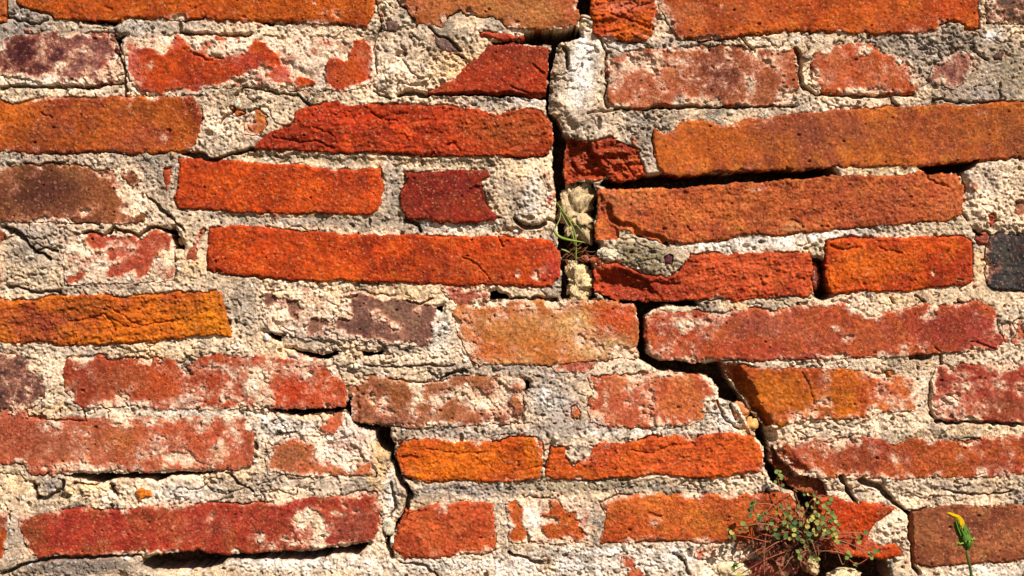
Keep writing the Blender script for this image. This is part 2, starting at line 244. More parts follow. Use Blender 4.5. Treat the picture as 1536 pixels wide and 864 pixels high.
# narrow cracks: (points, width, depth)
CR = [
 ([(173,76),(186,100),(187,143)],1.6,9), ([(270,48),(285,52),(325,50),(375,53)],1.5,7), ([(286,82),(310,90),(335,85)],1.2,5),
 ([(352,145),(365,133),(400,130)],1.2,5), ([(380,133),(416,138),(448,141),(458,151),(466,158)],1.2,6), ([(560,133),(575,145),(585,150)],1.2,6),
 ([(641,40),(653,52),(672,58),(692,76)],1.8,6), ([(685,82),(697,88)],1.6,7), ([(600,144),(618,137),(632,141),(660,141),(700,141),(745,142),(818,145)],2.2,14),
 ([(330,186),(345,168),(352,163)],1.2,5), ([(276,229),(300,235),(322,241),(345,232),(378,225)],2.4,14), ([(40,246),(60,248),(78,245),(97,244)],1.3,6),
 ([(222,292),(245,315),(262,330),(273,342)],1.2,6), ([(125,349),(155,353),(170,342),(205,354),(222,343),(255,343)],1.6,9),
 ([(5,341),(30,352),(42,366),(52,377),(75,388)],1.8,9), ([(52,380),(66,372),(85,378)],1.2,6), ([(12,432),(28,430),(45,437),(90,436)],1.6,7),
 ([(765,447),(835,448)],1.6,8), ([(520,446),(535,441)],1.3,6), ([(612,452),(630,456),(650,448)],1.5,7), ([(545,549),(620,551),(680,549)],1.1,4),
 ([(585,568),(605,573),(640,573)],1.3,5), ([(660,568),(680,560),(700,557)],1.4,6), ([(127,612),(128,632)],1.2,6), ([(40,626),(70,627),(128,632)],1.3,6),
 ([(1111,55),(1120,65),(1132,76)],1.3,6), ([(1196,72),(1200,85),(1201,110),(1204,130),(1225,142),(1300,144),(1372,142)],1.8,8), ([(1338,146),(1340,154),(1346,160)],2.2,9),
 ([(1455,74),(1480,90)],1.3,6), ([(1380,75),(1392,73)],1.2,5), ([(1497,152),(1500,125)],1.1,5), ([(1400,150),(1440,155),(1495,153)],1.1,5), ([(846,72),(852,100)],2.0,9),
 ([(900,58),(908,80),(911,120),(908,150),(914,160)],1.3,6), ([(607,331),(625,337),(628,348)],1.8,8), ([(770,328),(791,340),(818,336)],2.0,10),
 ([(750,356),(754,370)],1.2,6), ([(1262,716),(1275,736),(1284,750)],2.3,12), ([(1292,720),(1323,735),(1344,754),(1365,769)],2.4,13), ([(1366,769),(1367,810),(1368,846),(1378,860)],2.2,12),
 ([(1409,533),(1413,546)],1.8,9), ([(1366,537),(1395,536)],2.0,9), ([(1373,442),(1387,452)],1.6,7), ([(1335,445),(1342,453)],1.6,7), ([(1440,448),(1446,456)],1.3,6),
 ([(52,745),(70,748),(90,736),(94,722)],1.3,6), ([(340,712),(355,725),(380,735)],1.2,6), ([(0,864),(30,847),(60,842),(90,838),(150,836),(210,834)],1.8,9),
 ([(925,163),(1000,162),(1100,160),(1190,159)],1.5,8), ([(1394,574),(1396,615),(1402,630),(1435,634),(1536,638)],1.7,9), ([(1204,205),(1205,206)],1,1),
 ([(380,665),(383,672)],2,9), ([(930,164),(880,170)],1,3), ([(1446,322),(1455,330)],1.2,5), ([(0,129),(60,129),(68,131),(130,130),(180,126)],1.6,9),
 ([(70,30),(60,36),(30,32),(0,26)],1.2,5), ([(565,5),(572,40),(560,60),(563,110)],1.0,4), ([(1415,735),(1470,742),(1520,738)],1.1,4),
 ([(640,560),(655,566)],1.1,4), ([(1010,832),(1028,842),(1034,860)],1.2,5), ([(765,830),(800,842),(812,845)],1.6,8), ([(600,842),(640,850),(660,870)],1.2,5),
 ([(820,330),(834,336)],1,4), ([(1098,608),(1104,630)],1.2,5), ([(1075,600),(1082,625),(1110,645)],1.2,5), ([(150,724),(140,728),(110,726)],1.2,5),
 ([(566,648),(590,690),(602,722),(616,742),(608,766),(598,786),(580,800),(582,825),(590,838)],2.6,12),([(586,724),(592,760),(578,790)],1.3,6),
 # inside bricks
 ([(158,9),(170,12)],1.6,3), ([(290,16),(300,10)],1.3,3), ([(892,26),(915,22),(930,26),(950,14),(975,6)],1.5,6), ([(930,20),(950,34),(978,42)],1.5,6),
 ([(160,457),(178,470),(195,480),(215,488),(250,482),(275,478)],1.2,4.5), ([(105,484),(140,478),(158,474),(166,482),(175,498)],1.4,5), ([(165,478),(190,490),(208,491)],1.2,4),
 ([(555,170),(575,181),(595,184)],1.2,4), ([(410,205),(440,210),(470,213),(500,222)],1.4,5), ([(470,190),(500,205)],1.2,4), ([(668,222),(680,216),(690,226)],1.8,5),
 ([(700,292),(706,284),(712,279),(722,277)],1.7,6), ([(718,279),(721,301)],1.8,6), ([(911,308),(915,325),(930,337),(950,340),(960,350),(990,358),(1000,364)],2.6,11),
 ([(1030,339),(1038,344)],1.2,4), ([(695,387),(715,395),(727,406),(735,420)],1.3,4), ([(945,675),(975,682),(1000,672),(1040,666)],1.2,4), ([(799,98),(815,110)],1.3,5),
 ([(768,132),(790,140),(815,143)],1.6,6), ([(65,170),(80,176)],1.6,4), ([(1244,372),(1262,376),(1290,373)],1.2,3.5), ([(1320,370),(1335,378),(1350,380)],1.2,3.5),
 ([(974,772),(990,776)],1.6,4), ([(605,770),(625,768),(640,764)],1.3,4), ([(608,688),(625,686)],1.6,5), ([(1385,256),(1395,270),(1420,278)],1.4,4.5),
 ([(1180,332),(1192,330),(1202,338)],1.2,4), ([(1205,560),(1215,585),(1222,610)],1.1,3), ([(1402,440),(1409,442)],1,1), ([(930,405),(960,420),(990,428),(1020,425)],2,6),
 ([(1138,414),(1145,430)],1.6,4), ([(880,230),(905,238),(925,256),(940,268)],2,8), ([(905,236),(935,240),(950,262)],1.2,5), ([(1455,515),(1490,522)],1.3,4), ([(1402,520),(1408,526)],1.5,4),
 ([(770,708),(800,700),(830,706)],1,3), ([(640,675),(690,680),(730,676)],1,3),
]
# local height changes: (polygon, dh, soft, which) which: 'b' bricks, 'm' mortar, 'a' all
DIPS = [
 ([(846,205),(884,212),(900,235),(915,272),(846,274)], -16, 10, 'b'),
 ([(885,395),(940,400),(975,420),(1000,452),(885,452)], -20, 26, 'b'),
 ([(893,284),(930,335),(935,362),(892,364)], -6, 10, 'b'),
 ([(1080,540),(1112,546),(1132,580),(1158,632),(1168,650),(1140,650),(1080,560)], -26, 12, 'b'),
 ([(1140,640),(1164,640),(1166,664),(1150,664)], -22, 8, 'm'),
 ([(890,20),(990,12),(985,64),(885,64)], 2.5, 8, 'b'),
 ([(1160,655),(1200,690),(1250,722),(1160,722)], -9, 14, 'b'),
 ([(590,245),(610,245),(600,340),(570,345),(575,300)], -3, 5, 'm'),
 ([(360,229),(745,238),(745,256),(570,253),(430,247),(360,243)], -3.5, 5, 'm'),
 ([(320,318),(600,324),(745,335),(830,342),(830,356),(560,350),(320,338)], -3, 5, 'm'),
 ([(640,143),(818,146),(818,166),(745,170),(640,158)], -3, 5, 'm'),
 ([(760,720),(1150,715),(1160,740),(900,750),(700,752),(630,735)], -2.5, 6, 'm'),
 ([(590,20),(700,20),(760,40),(640,140),(560,140),(560,60)], 4, 30, 'm'),
 ([(838,55),(903,58),(912,120),(910,170),(870,205),(845,175),(824,160)], 7, 14, 'm'),
 ([(735,262),(830,240),(832,335),(750,350),(730,300)], 4, 12, 'm'),
 ([(270,60),(380,55),(372,75),(300,88)], 3, 6, 'm'),
 ([(975,488),(1005,488),(1022,510),(1022,535),(985,535)], -1, 8, 'b'),
 ([(1448,245),(1545,240),(1545,345),(1480,345),(1448,315)], 4, 12, 'm'),
 ([(895,350),(930,348),(990,366),(1035,372),(1030,398),(985,417),(940,402),(893,384)], 4, 14, 'm'),
 ([(1305,790),(1350,765),(1368,775),(1366,830),(1345,815)], 4, 10, 'm'),
 ([(1230,722),(1350,728),(1536,722),(1536,755),(1350,756),(1250,745)], -1.5, 6, 'm'),
 ([(1100,600),(1147,680),(1140,690),(1100,640),(1072,604)], -5, 8, 'm'),
 ([(560,640),(600,700),(600,830),(575,830),(565,720)], -2, 10, 'm'),
 ([(385,430),(540,436),(520,520),(400,505)], 3, 12, 'm'),
 ([(460,756),(490,760),(500,780),(485,820),(450,828),(436,790)], 2.5, 6, 'b'),
 ([(0,840),(210,836),(212,866),(0,866)], 2, 8, 'm'),
 ([(530,560),(530,640),(545,640),(540,570)], -4, 6, 'b'),
]
# stains (true surface colour): (x, y, rx, ry, colour, strength)
ST = [
 (35,85,45,28,(70,30,34),.9),(95,95,40,26,(84,50,52),.8),(140,70,30,20,(140,92,84),.6),(115,108,20,12,(130,92,86),.6),(163,100,10,8,(190,60,30),.9),(152,51,18,4,(178,64,36),.8),
 (1078,115,36,40,(104,54,40),.95),(1000,130,50,22,(180,94,60),.6),(1150,110,30,35,(150,78,44),.8),(930,130,30,20,(204,120,84),.6),
 (70,290,75,36,(88,48,38),.95),(160,290,30,30,(150,86,46),.7),(205,210,50,25,(150,68,50),.5),(200,170,40,16,(150,76,36),.5),(60,195,50,22,(150,74,44),.55),(20,175,40,20,(205,104,24),.6),
 (1240,200,90,22,(150,78,52),.75),(1370,195,70,25,(170,82,40),.5),(1480,190,70,30,(150,80,34),.6),(1060,225,70,22,(208,104,34),.6),(1520,200,24,40,(120,70,44),.5),
 (760,195,70,34,(170,82,36),.85),(430,215,50,18,(130,40,26),.6),(520,175,60,12,(205,60,24),.6),(700,215,30,14,(200,72,30),.6),(470,180,40,18,(160,50,30),.5),
 (60,485,70,26,(150,66,44),.8),(300,480,50,26,(240,140,20),.7),(210,480,60,18,(226,112,20),.5),(130,460,60,12,(150,76,30),.6),
 (350,275,80,24,(226,88,20),.5),(500,300,70,18,(196,80,30),.5),(450,385,90,25,(222,86,20),.5),(700,400,60,16,(196,84,40),.5),(800,370,40,8,(150,50,28),.5),(830,400,12,26,(200,70,56),.7),
 (630,275,28,14,(120,40,34),.6),(620,310,20,18,(120,42,34),.5),(770,75,60,10,(140,56,40),.5),(700,125,40,14,(180,62,24),.5),(800,125,30,14,(200,66,24),.6),
 (925,475,34,24,(208,78,32),1.0),(935,500,20,30,(212,92,44),.8),(800,500,70,20,(200,120,50),.6),(830,520,60,24,(196,118,44),.5),(760,485,60,16,(214,150,84),.6),(905,520,40,14,(238,206,140),.8),(860,485,26,18,(236,196,120),.8),(740,530,40,14,(206,96,38),.6),
 (1280,505,120,26,(166,84,48),.6),(1420,490,60,28,(164,60,50),.8),(1150,490,60,24,(184,98,74),.6),(1130,525,60,14,(196,76,40),.7),(1010,475,30,5,(200,100,56),.6),
 (610,600,50,20,(176,100,44),.6),(700,615,60,14,(186,108,48),.6),(560,620,26,16,(164,98,70),.6),
 (30,570,30,40,(84,58,54),.8),(130,560,30,24,(140,62,46),.7),(190,570,50,22,(150,84,48),.6),(250,570,40,30,(200,84,30),.7),(440,590,60,20,(214,70,26),.8),(490,590,26,26,(214,92,50),.6),
 (930,600,40,30,(200,96,62),.6),(1020,600,36,26,(206,104,50),.7),(960,630,40,10,(196,88,62),.6),
 (1170,590,40,30,(224,124,24),.7),(1260,580,60,20,(200,96,40),.5),(1420,570,24,18,(140,56,46),.7),(1510,610,40,16,(150,86,48),.7),(1480,570,50,18,(160,56,46),.6),
 (30,655,50,30,(150,66,46),.6),(100,670,60,24,(160,96,66),.7),(190,660,30,24,(184,104,50),.8),(250,650,40,20,(212,100,60),.5),(320,660,30,24,(196,80,44),.7),
 (435,680,30,16,(140,90,56),.8),(500,640,26,14,(224,110,70),.8),
 (700,690,90,24,(232,116,20),.5),(1000,690,80,18,(222,100,44),.5),(1110,680,24,24,(220,92,34),.5),
 (1290,690,70,16,(166,78,54),.7),(1420,690,40,20,(196,96,36),.7),(1500,690,40,18,(180,84,54),.5),(1200,672,30,8,(200,70,34),.5),
 (50,800,20,30,(150,84,44),.7),(420,775,60,18,(160,52,46),.6),(530,790,30,34,(150,84,62),.8),(500,800,30,20,(160,66,56),.7),(150,790,70,20,(190,66,50),.5),(300,790,50,20,(176,74,56),.5),
 (660,800,40,24,(212,102,50),.5),(1000,775,70,24,(222,120,46),.5),(945,790,26,22,(196,84,34),.7),(1130,780,50,22,(222,110,46),.5),(1280,815,40,12,(214,100,66),.7),(1270,770,40,16,(216,70,20),.6),
 (1395,800,14,26,(176,108,60),.7),(1500,810,40,16,(160,92,56),.5),(1440,790,40,20,(122,66,48),.6),
 (1330,390,60,20,(204,100,20),.5),(1410,400,30,26,(176,52,26),.6),(1290,400,40,30,(228,112,20),.5),(1160,410,40,24,(200,90,40),.5),(960,430,60,20,(150,54,34),.6),(1100,400,60,18,(216,96,50),.5),
 (1350,300,70,26,(172,84,46),.6),(1080,310,90,24,(214,112,52),.5),(940,300,40,12,(224,140,80),.5),(1200,310,50,20,(196,92,48),.5),(1190,338,18,6,(222,150,90),.8),(1420,300,24,24,(214,120,70),.5),(1400,290,12,10,(186,70,36),.5),
 (440,10,120,20,(206,96,20),.5),(300,12,60,14,(196,80,24),.5),(150,12,60,14,(176,72,24),.5),(60,4,30,10,(196,92,28),.5),(790,20,60,20,(186,124,70),.6),(640,10,30,18,(180,98,50),.5),(855,20,8,20,(206,104,64),.7),
 (1100,15,60,20,(186,90,46),.5),(1240,20,60,20,(196,84,22),.5),(1430,15,30,20,(206,76,20),.6),(1350,30,40,16,(166,74,30),.5),(930,10,40,8,(200,110,80),.6),(1030,20,26,24,(196,112,66),.6),
 (1260,110,30,26,(196,86,34),.6),(1240,110,18,10,(204,130,100),.6),(1350,130,26,10,(180,80,40),.7),(240,100,40,26,(206,80,22),.6),(200,100,12,30,(206,104,84),.8),(265,64,12,8,(216,96,76),.8),(430,110,20,14,(206,100,84),.8),(520,110,24,18,(196,86,28),.7),(545,80,12,16,(180,96,60),.7),
]
# lime / mortar smears on the brick faces: (x, y, rx, ry, strength)
LI = [
 (275,22,22,6,.5),(345,22,12,6,.45),(485,18,10,4,.5),(510,20,8,6,.35),(445,16,6,4,.3),(930,6,30,10,.5),(1050,8,14,8,.5),(1000,20,14,16,.5),(1005,45,14,14,.6),(1085,10,14,6,.3),(780,38,26,7,.5),(610,8,8,14,.3),
 (60,70,10,12,.5),(90,100,10,8,.8),(62,120,20,6,.6),(80,115,12,8,.5),(150,115,14,8,.5),(130,85,30,16,.25),(20,110,22,6,.5),
 (205,65,12,8,.6),(195,80,8,20,.35),(232,98,10,6,.5),(240,76,10,8,.6),(300,105,6,4,.4),(330,100,10,8,.2),(400,95,14,12,.5),(430,112,30,12,.25),(555,95,8,16,.5),(540,78,6,8,.3),(205,128,8,14,.4),
 (960,95,44,16,.75),(940,120,30,16,.45),(1020,90,24,12,.6),(990,140,10,16,.5),(1020,150,14,8,.7),(1060,150,30,7,.6),(1170,145,16,14,.7),(1125,130,10,12,.6),(1150,90,20,8,.3),(925,100,12,20,.5),(1040,100,10,10,.4),
 (1300,78,14,10,.7),(1300,95,12,6,.6),(1245,120,14,12,.5),(1270,135,24,6,.5),(1320,110,16,14,.35),(1355,110,18,10,.5),(1225,95,6,16,.5),(1315,135,20,4,.4),(1360,95,14,6,.4),(1455,108,8,8,.8),(1410,115,10,10,.6),(1430,92,8,8,.2),
 (190,165,16,16,.3),(292,200,10,14,.55),(245,212,12,10,.4),(240,222,8,4,.3),(130,155,10,5,.3),(285,215,12,8,.4),
 (1075,190,14,10,.5),(1100,186,12,8,.4),(1010,205,14,10,.4),(1480,170,24,8,.45),(1210,205,12,8,.15),(1150,185,16,6,.3),
 (150,262,14,8,.7),(115,320,24,8,.6),(90,325,24,6,.5),(175,280,8,22,.35),(165,320,26,10,.2),(165,262,8,6,.4),(130,322,20,8,.3),
 (808,410,10,8,1.1),(818,395,10,14,.9),(833,385,6,30,.5),(830,418,10,10,.5),(776,411,8,12,1.1),(825,280,6,20,.4),(785,426,12,4,.3),
 (185,365,26,10,.7),(235,368,14,10,.6),(165,365,12,8,.3),(200,385,16,8,.3),(180,395,12,12,.4),
 (60,452,40,6,.5),(10,455,20,8,.5),(195,450,5,5,.9),(212,462,3,3,.6),(345,455,5,5,.3),
 (570,475,14,10,.9),(590,490,18,10,.7),(625,470,10,12,.6),(600,505,10,6,.3),(560,500,12,6,.3),(540,460,6,6,.2),(405,455,12,16,.3),(640,490,8,12,.4),
 (755,475,22,12,.5),(715,510,18,20,.45),(735,490,30,20,.2),(845,465,50,8,.45),(880,515,40,18,.55),(900,500,20,16,.5),(930,525,26,10,.7),(860,490,30,14,.4),(715,530,10,14,.5),(700,480,10,10,.4),(800,460,60,6,.35),
 (1030,485,50,14,.85),(1060,500,20,14,.7),(1000,510,22,20,.75),(1030,520,12,16,.6),(1080,480,20,14,.5),(1255,492,16,8,.9),(1270,505,10,8,.8),(1300,468,24,12,.95),(1285,462,20,8,.6),(1390,472,12,10,.9),(1175,478,30,10,.3),(1380,450,10,8,.4),(1470,470,16,14,.3),(1480,500,12,16,.3),(1350,520,40,8,.35),(1160,512,6,6,.2),(1310,520,8,4,.3),(1455,510,14,6,.3),(1430,480,10,8,.2),
 (25,590,22,20,.35),(50,560,12,20,.4),(60,595,12,12,.5),(175,600,30,10,.7),(215,605,30,10,.8),(270,602,30,12,.75),(300,590,20,16,.6),(290,555,20,10,.6),(325,550,20,8,.55),(350,570,22,24,.7),(385,580,28,30,1.1),(380,560,20,14,.9),(400,545,30,8,.7),(420,555,30,12,.6),(340,600,20,10,.6),(360,610,30,6,.7),(460,560,20,16,.55),(455,585,12,20,.3),(500,570,12,20,.45),(110,585,10,14,.5),(330,585,12,8,.5),(395,608,22,8,.7),(430,600,8,10,.3),(475,545,20,10,.5),(320,562,8,10,.4),
 (625,590,14,20,1.0),(620,615,8,20,.7),(700,590,40,14,1.0),(720,605,36,14,.95),(755,595,16,26,.9),(655,600,14,14,.8),(570,605,16,16,.5),(585,620,14,10,.45),(560,590,8,10,.25),(650,615,8,6,.5),(590,575,10,6,.2),(775,625,8,16,.4),(640,620,20,8,.3),(735,622,30,8,.4),
 (950,585,26,24,.6),(965,610,20,18,.6),(910,600,8,24,.55),(900,620,14,16,.5),(1060,605,10,28,.6),(1040,630,24,10,.5),(930,570,40,6,.5),(1010,565,40,5,.4),(1000,600,12,26,.2),(985,630,40,8,.45),(925,625,14,10,.4),
 (1238,565,14,14,.75),(1285,570,18,8,.3),(1230,605,20,10,.6),(1215,618,26,7,.8),(1320,590,14,14,.6),(1350,605,30,10,.75),(1312,616,10,6,1.0),(1330,575,16,12,.5),(1355,580,14,10,.4),(1375,590,10,24,.6),(1265,610,12,8,.4),(1210,575,10,5,.4),(1195,625,16,6,.5),(1250,625,12,6,.3),
 (1420,605,20,12,.9),(1460,580,20,10,.7),(1497,580,12,20,.7),(1450,560,16,8,.6),(1500,555,20,6,.5),(1440,620,20,6,.5),(1495,610,30,8,.5),(1530,575,16,14,.5),(1410,590,10,8,.4),(1475,625,14,6,.4),(1475,565,8,8,.4),
 (60,640,20,8,.6),(90,635,30,6,.6),(120,650,30,12,.4),(150,640,20,10,.3),(230,665,16,20,.9),(215,680,16,16,.7),(270,690,26,12,.9),(250,665,20,20,.6),(310,640,20,10,.55),(325,670,20,16,.7),(310,690,26,10,.6),(350,655,14,20,.7),(365,680,14,14,.5),(85,698,40,7,.7),(150,700,30,6,.7),(195,700,30,6,.7),(230,635,20,8,.7),(340,635,12,8,.6),(180,640,30,4,.4),(280,650,14,10,.4),(120,685,60,8,.3),
 (490,690,30,14,.9),(470,672,10,6,.3),(450,670,8,8,.3),(520,700,16,6,.6),(545,700,8,10,.2),(440,695,14,10,.15),
 (806,665,10,12,.7),(768,692,8,5,.9),(780,700,16,8,.4),(790,675,6,16,.5),(620,700,10,10,.5),(660,680,12,10,.15),(655,700,8,4,.2),(850,695,14,16,.3),(885,690,10,14,.4),(908,670,10,8,.4),(900,680,6,4,.5),(970,708,12,5,.8),(980,714,10,4,.4),(1140,685,8,16,.45),(1130,665,12,10,.4),(1035,663,8,4,.5),(1005,716,14,3,.4),(865,718,14,4,.6),
 (1210,672,34,12,.75),(1260,668,40,8,.7),(1310,672,16,10,.6),(1345,690,6,24,.5),(1365,690,10,20,.3),(1450,690,12,24,.5),(1510,672,10,20,.4),(1480,705,30,8,.5),(1230,705,40,8,.6),(1290,712,40,5,.5),(1220,690,20,8,.35),(1370,670,10,8,.3),(1470,675,16,8,.3),(1515,690,6,20,.4),(1200,700,20,8,.3),(1400,712,30,4,.3),
 (465,775,22,18,1.3),(480,800,14,22,1.3),(465,800,26,30,.7),(450,780,16,14,.9),(438,812,16,10,1.0),(385,806,14,10,1.1),(400,815,20,8,.6),(520,754,6,5,.9),(528,768,12,6,.6),(505,768,14,6,.7),(315,778,6,14,.5),(255,782,8,6,.4),(320,785,40,20,.15),(300,815,50,8,.2),(490,820,20,6,.5),(240,829,24,5,.8),(310,825,12,4,.6),(425,800,14,14,.4),(262,795,4,8,.4),
 (667,765,8,7,1.1),(660,760,12,5,.5),(650,830,14,6,.4),(635,800,14,8,.15),(730,760,6,6,.2),(700,832,20,3,.5),
 (775,780,8,16,.3),(785,795,10,6,.3),(835,762,10,8,.4),(855,785,8,6,.3),(965,758,10,5,.3),(980,788,8,6,.8),(985,780,10,5,.4),(920,760,12,10,.4),(945,810,10,5,.7),(1000,812,20,4,.4),(905,775,6,20,.4),(1045,742,60,4,.4),(1170,760,12,16,.3),(1050,811,26,5,.7),(1110,808,20,5,.5),(968,808,14,4,.7),
 (1290,815,20,5,.5),(1310,812,8,6,.5),(1265,790,10,4,.2),(1400,410,3,4,1.2),(1398,408,4,3,.6),(1438,422,14,3,.7),(1140,285,14,8,.9),(1148,280,10,5,.6),(925,290,20,4,.3),(1075,445,10,6,.8),(1072,438,8,8,.6),(1190,385,8,4,.3),(1500,45,10,8,.2),(1490,10,10,20,.4),(1520,20,14,12,.2),(1530,5,10,8,.2),
 (1505,400,20,8,.15),(965,51,4,3,.8),(955,58,3,2,.6),(755,262,10,6,.4),(380,185,8,6,.5),(392,190,6,4,.4),(695,436,10,6,.5),(715,440,10,5,.4),
]
# mortar tones: (x, y, rx, ry, colour, strength)
GREY=(158,141,130); DG=(122,106,95); CR1=(246,212,180); YE=(238,190,134); WH=(255,240,226); OL=(150,132,100)
MT = [
 (30,30,60,40,GREY,.85),(20,60,30,30,GREY,.6),(240,40,90,16,GREY,.5),(205,40,30,10,WH,.4),(60,122,60,8,WH,.4),(140,135,60,10,CR1,.7),(330,68,50,16,CR1,.8),(450,75,60,26,CR1,.6),(590,100,60,36,CR1,.8),(690,95,50,30,YE,.5),(640,20,40,14,GREY,.5),(740,40,40,14,GREY,.35),(740,152,60,9,GREY,.6),(790,153,30,7,WH,.5),
 (872,90,20,40,WH,.8),(868,140,22,30,WH,.6),(890,180,30,20,GREY,.45),(960,180,26,22,GREY,.6),(975,225,12,30,GREY,.6),(930,68,40,8,WH,.5),(1000,64,60,9,GREY,.5),(1060,64,40,6,GREY,.3),(1130,60,30,6,CR1,.6),(1180,58,60,8,CR1,.5),(1350,62,90,10,GREY,.5),(1440,60,60,24,DG,.55),(1500,110,50,50,DG,.5),(1400,85,40,20,GREY,.5),(1490,55,12,8,WH,.8),(1230,160,60,8,CR1,.7),(1340,150,60,8,CR1,.5),(1480,140,50,14,GREY,.6),(1520,110,30,40,OL,.4),
 (40,238,60,8,GREY,.5),(150,240,60,8,GREY,.4),(225,240,30,12,DG,.6),(240,270,24,30,GREY,.5),(215,290,20,26,CR1,.5),(330,215,50,16,GREY,.35),(330,185,26,26,CR1,.4),(450,238,80,8,OL,.45),(560,240,80,8,YE,.3),(585,275,16,40,GREY,.6),(590,310,14,26,DG,.4),(480,333,140,8,GREY,.6),(690,340,60,8,WH,.4),(640,342,30,8,GREY,.5),(690,245,50,8,OL,.5),
 (790,260,30,26,YE,.3),(785,300,24,30,DG,.6),(800,290,14,30,WH,.5),(760,285,14,24,GREY,.4),(810,330,26,14,CR1,.5),(868,320,26,40,CR1,.6),(868,420,22,26,YE,.7),(870,410,20,14,CR1,.6),
 (960,385,60,26,OL,.85),(910,380,20,12,CR1,.5),(1090,368,60,10,WH,.7),(1160,362,50,10,WH,.6),(1230,350,60,12,WH,.5),(1340,346,70,7,GREY,.4),(1420,340,40,14,OL,.3),(1490,290,40,40,CR1,.35),(1470,270,26,24,GREY,.4),(1225,372,16,12,OL,.4),(1315,256,60,7,YE,.5),(1140,360,30,7,GREY,.3),(1468,400,10,30,YE,.5),
 (60,345,60,10,GREY,.4),(60,400,60,30,OL,.25),(120,385,40,24,CR1,.4),(60,375,40,30,GREY,.45),(280,400,30,20,YE,.4),(250,410,60,14,OL,.3),(200,430,90,8,GREY,.3),(60,436,60,8,GREY,.4),
 (450,450,60,24,YE,.45),(440,470,50,24,CR1,.6),(370,470,20,40,GREY,.4),(470,500,50,18,GREY,.45),(600,440,60,10,YE,.4),(600,520,40,8,GREY,.5),(620,540,60,10,CR1,.7),(660,500,20,30,WH,.5),(690,520,20,20,CR1,.5),(400,520,40,12,YE,.5),(440,430,60,8,CR1,.6),(520,555,50,14,GREY,.4),(740,555,80,8,GREY,.6),
 (840,600,40,40,GREY,.75),(810,580,16,30,GREY,.5),(820,600,20,20,WH,.4),(870,640,70,12,GREY,.6),(960,648,80,8,WH,.4),(860,560,40,8,GREY,.5),(925,546,50,9,CR1,.5),(700,650,100,8,GREY,.55),(800,650,40,10,GREY,.5),(865,685,14,16,GREY,.4),(808,690,8,24,WH,.8),(1090,625,26,24,WH,.5),(1125,650,14,24,YE,.5),(1040,650,40,6,GREY,.4),
 (250,530,80,8,YE,.4),(350,520,60,10,CR1,.6),(80,560,20,40,CR1,.6),(120,525,60,8,GREY,.5),(75,615,40,10,YE,.4),(150,620,100,6,CR1,.5),(300,620,80,6,WH,.4),(420,640,50,14,WH,.6),(520,660,40,40,WH,.5),(390,670,20,30,CR1,.4),(460,622,50,5,YE,.6),(570,690,20,24,YE,.9),(565,720,14,20,YE,.8),(585,740,12,30,WH,.7),(530,690,20,14,CR1,.6),
 (440,725,80,8,GREY,.4),(430,740,80,6,CR1,.5),(120,735,50,14,YE,.6),(75,728,20,16,GREY,.8),(180,745,60,10,CR1,.6),(280,740,60,12,WH,.4),(320,735,60,12,GREY,.3),(20,730,30,30,YE,.3),(20,800,20,40,GREY,.4),(110,850,110,16,DG,.85),(380,850,100,10,WH,.5),(330,856,60,10,YE,.4),(520,845,80,12,WH,.4),(560,820,20,14,CR1,.5),
 (700,735,100,12,GREY,.8),(900,730,120,10,OL,.6),(960,732,100,8,DG,.4),(760,800,16,40,GREY,.4),(880,770,24,20,GREY,.4),(800,780,16,20,WH,.6),(1100,722,60,8,CR1,.3),(850,830,80,10,GREY,.3),(700,850,100,12,WH,.5),(850,850,90,16,WH,.6),(1000,840,60,20,WH,.5),(900,825,60,6,WH,.6),(1080,845,30,16,CR1,.5),(820,850,14,10,YE,.6),
 (1300,738,60,12,CR1,.5),(1440,738,80,12,CR1,.4),(1420,730,60,8,GREY,.4),(1530,745,30,14,GREY,.4),(1340,795,30,26,CR1,.6),(1480,855,60,8,WH,.4),(1250,645,80,8,CR1,.6),(1450,645,80,8,YE,.3),(1350,640,60,8,CR1,.5),(1380,590,12,40,CR1,.5),(1250,547,100,7,CR1,.7),(1380,545,30,10,YE,.4),(1430,540,50,8,GREY,.3),(1520,500,20,60,CR1,.3),(1330,448,80,8,YE,.3),(1150,455,30,8,GREY,.4),(1110,455,20,8,YE,.4),(1480,440,50,8,OL,.35),(1180,452,30,7,OL,.5),(1270,455,40,14,CR1,.5),
]

# ------------------------------------------------------------------ fields
print('grid', NX, NY)
label = np.zeros((NY, NX), np.int32)             # vertex label: 0 mortar, k brick k, -1 gap
BD = np.full((NY, NX), 40.0, np.float32)         # signed distance to nearest brick
bh = {}
n_fine = fbm(X, Y, 3.6, 2, 31); n_8 = fbm(X, Y, 9, 3, 41); n_25 = fbm(X, Y, 26, 3, 51); n_90 = fbm(X, Y, 95, 3, 61)
n_an = fbm(X*0.45+Y*0.35, Y*1.1, 11, 4, 71); n_l = fbm(X, Y, 15, 5, 81, .62); n_c = fbm(X, Y, 34, 4, 91, .55); n_g = fbm(X, Y, 2.7, 1, 97)
n_b5 = fbm(X+40, Y, 5.5, 2, 111); n_pit = fbm(X, Y, 6.5, 2, 121)
ragged = 1.1*n_8 + 1.1*n_b5 + .9*n_fine
chipn = sst(.22, .55, fbm(X, Y, 19, 4, 181, .6))
chipc = np.clip(1-np.abs(fbm(X+9, Y, 17, 3, 185, .6))*7, 0, 1)
crack = np.zeros((NY, NX), np.float32)
for ln, wd, dp in CR:
    w = pwin(ln, 10); d = segd(ln, w, 1.3)
    wloc = 1.25*wd*(1.0+0.9*n_25[w])
    crack[w] = np.maximum(crack[w], dp*(1-sst(0.45*wloc, 1.35*wloc+.5, d)))
NB = np.zeros((NY, NX), np.int32)
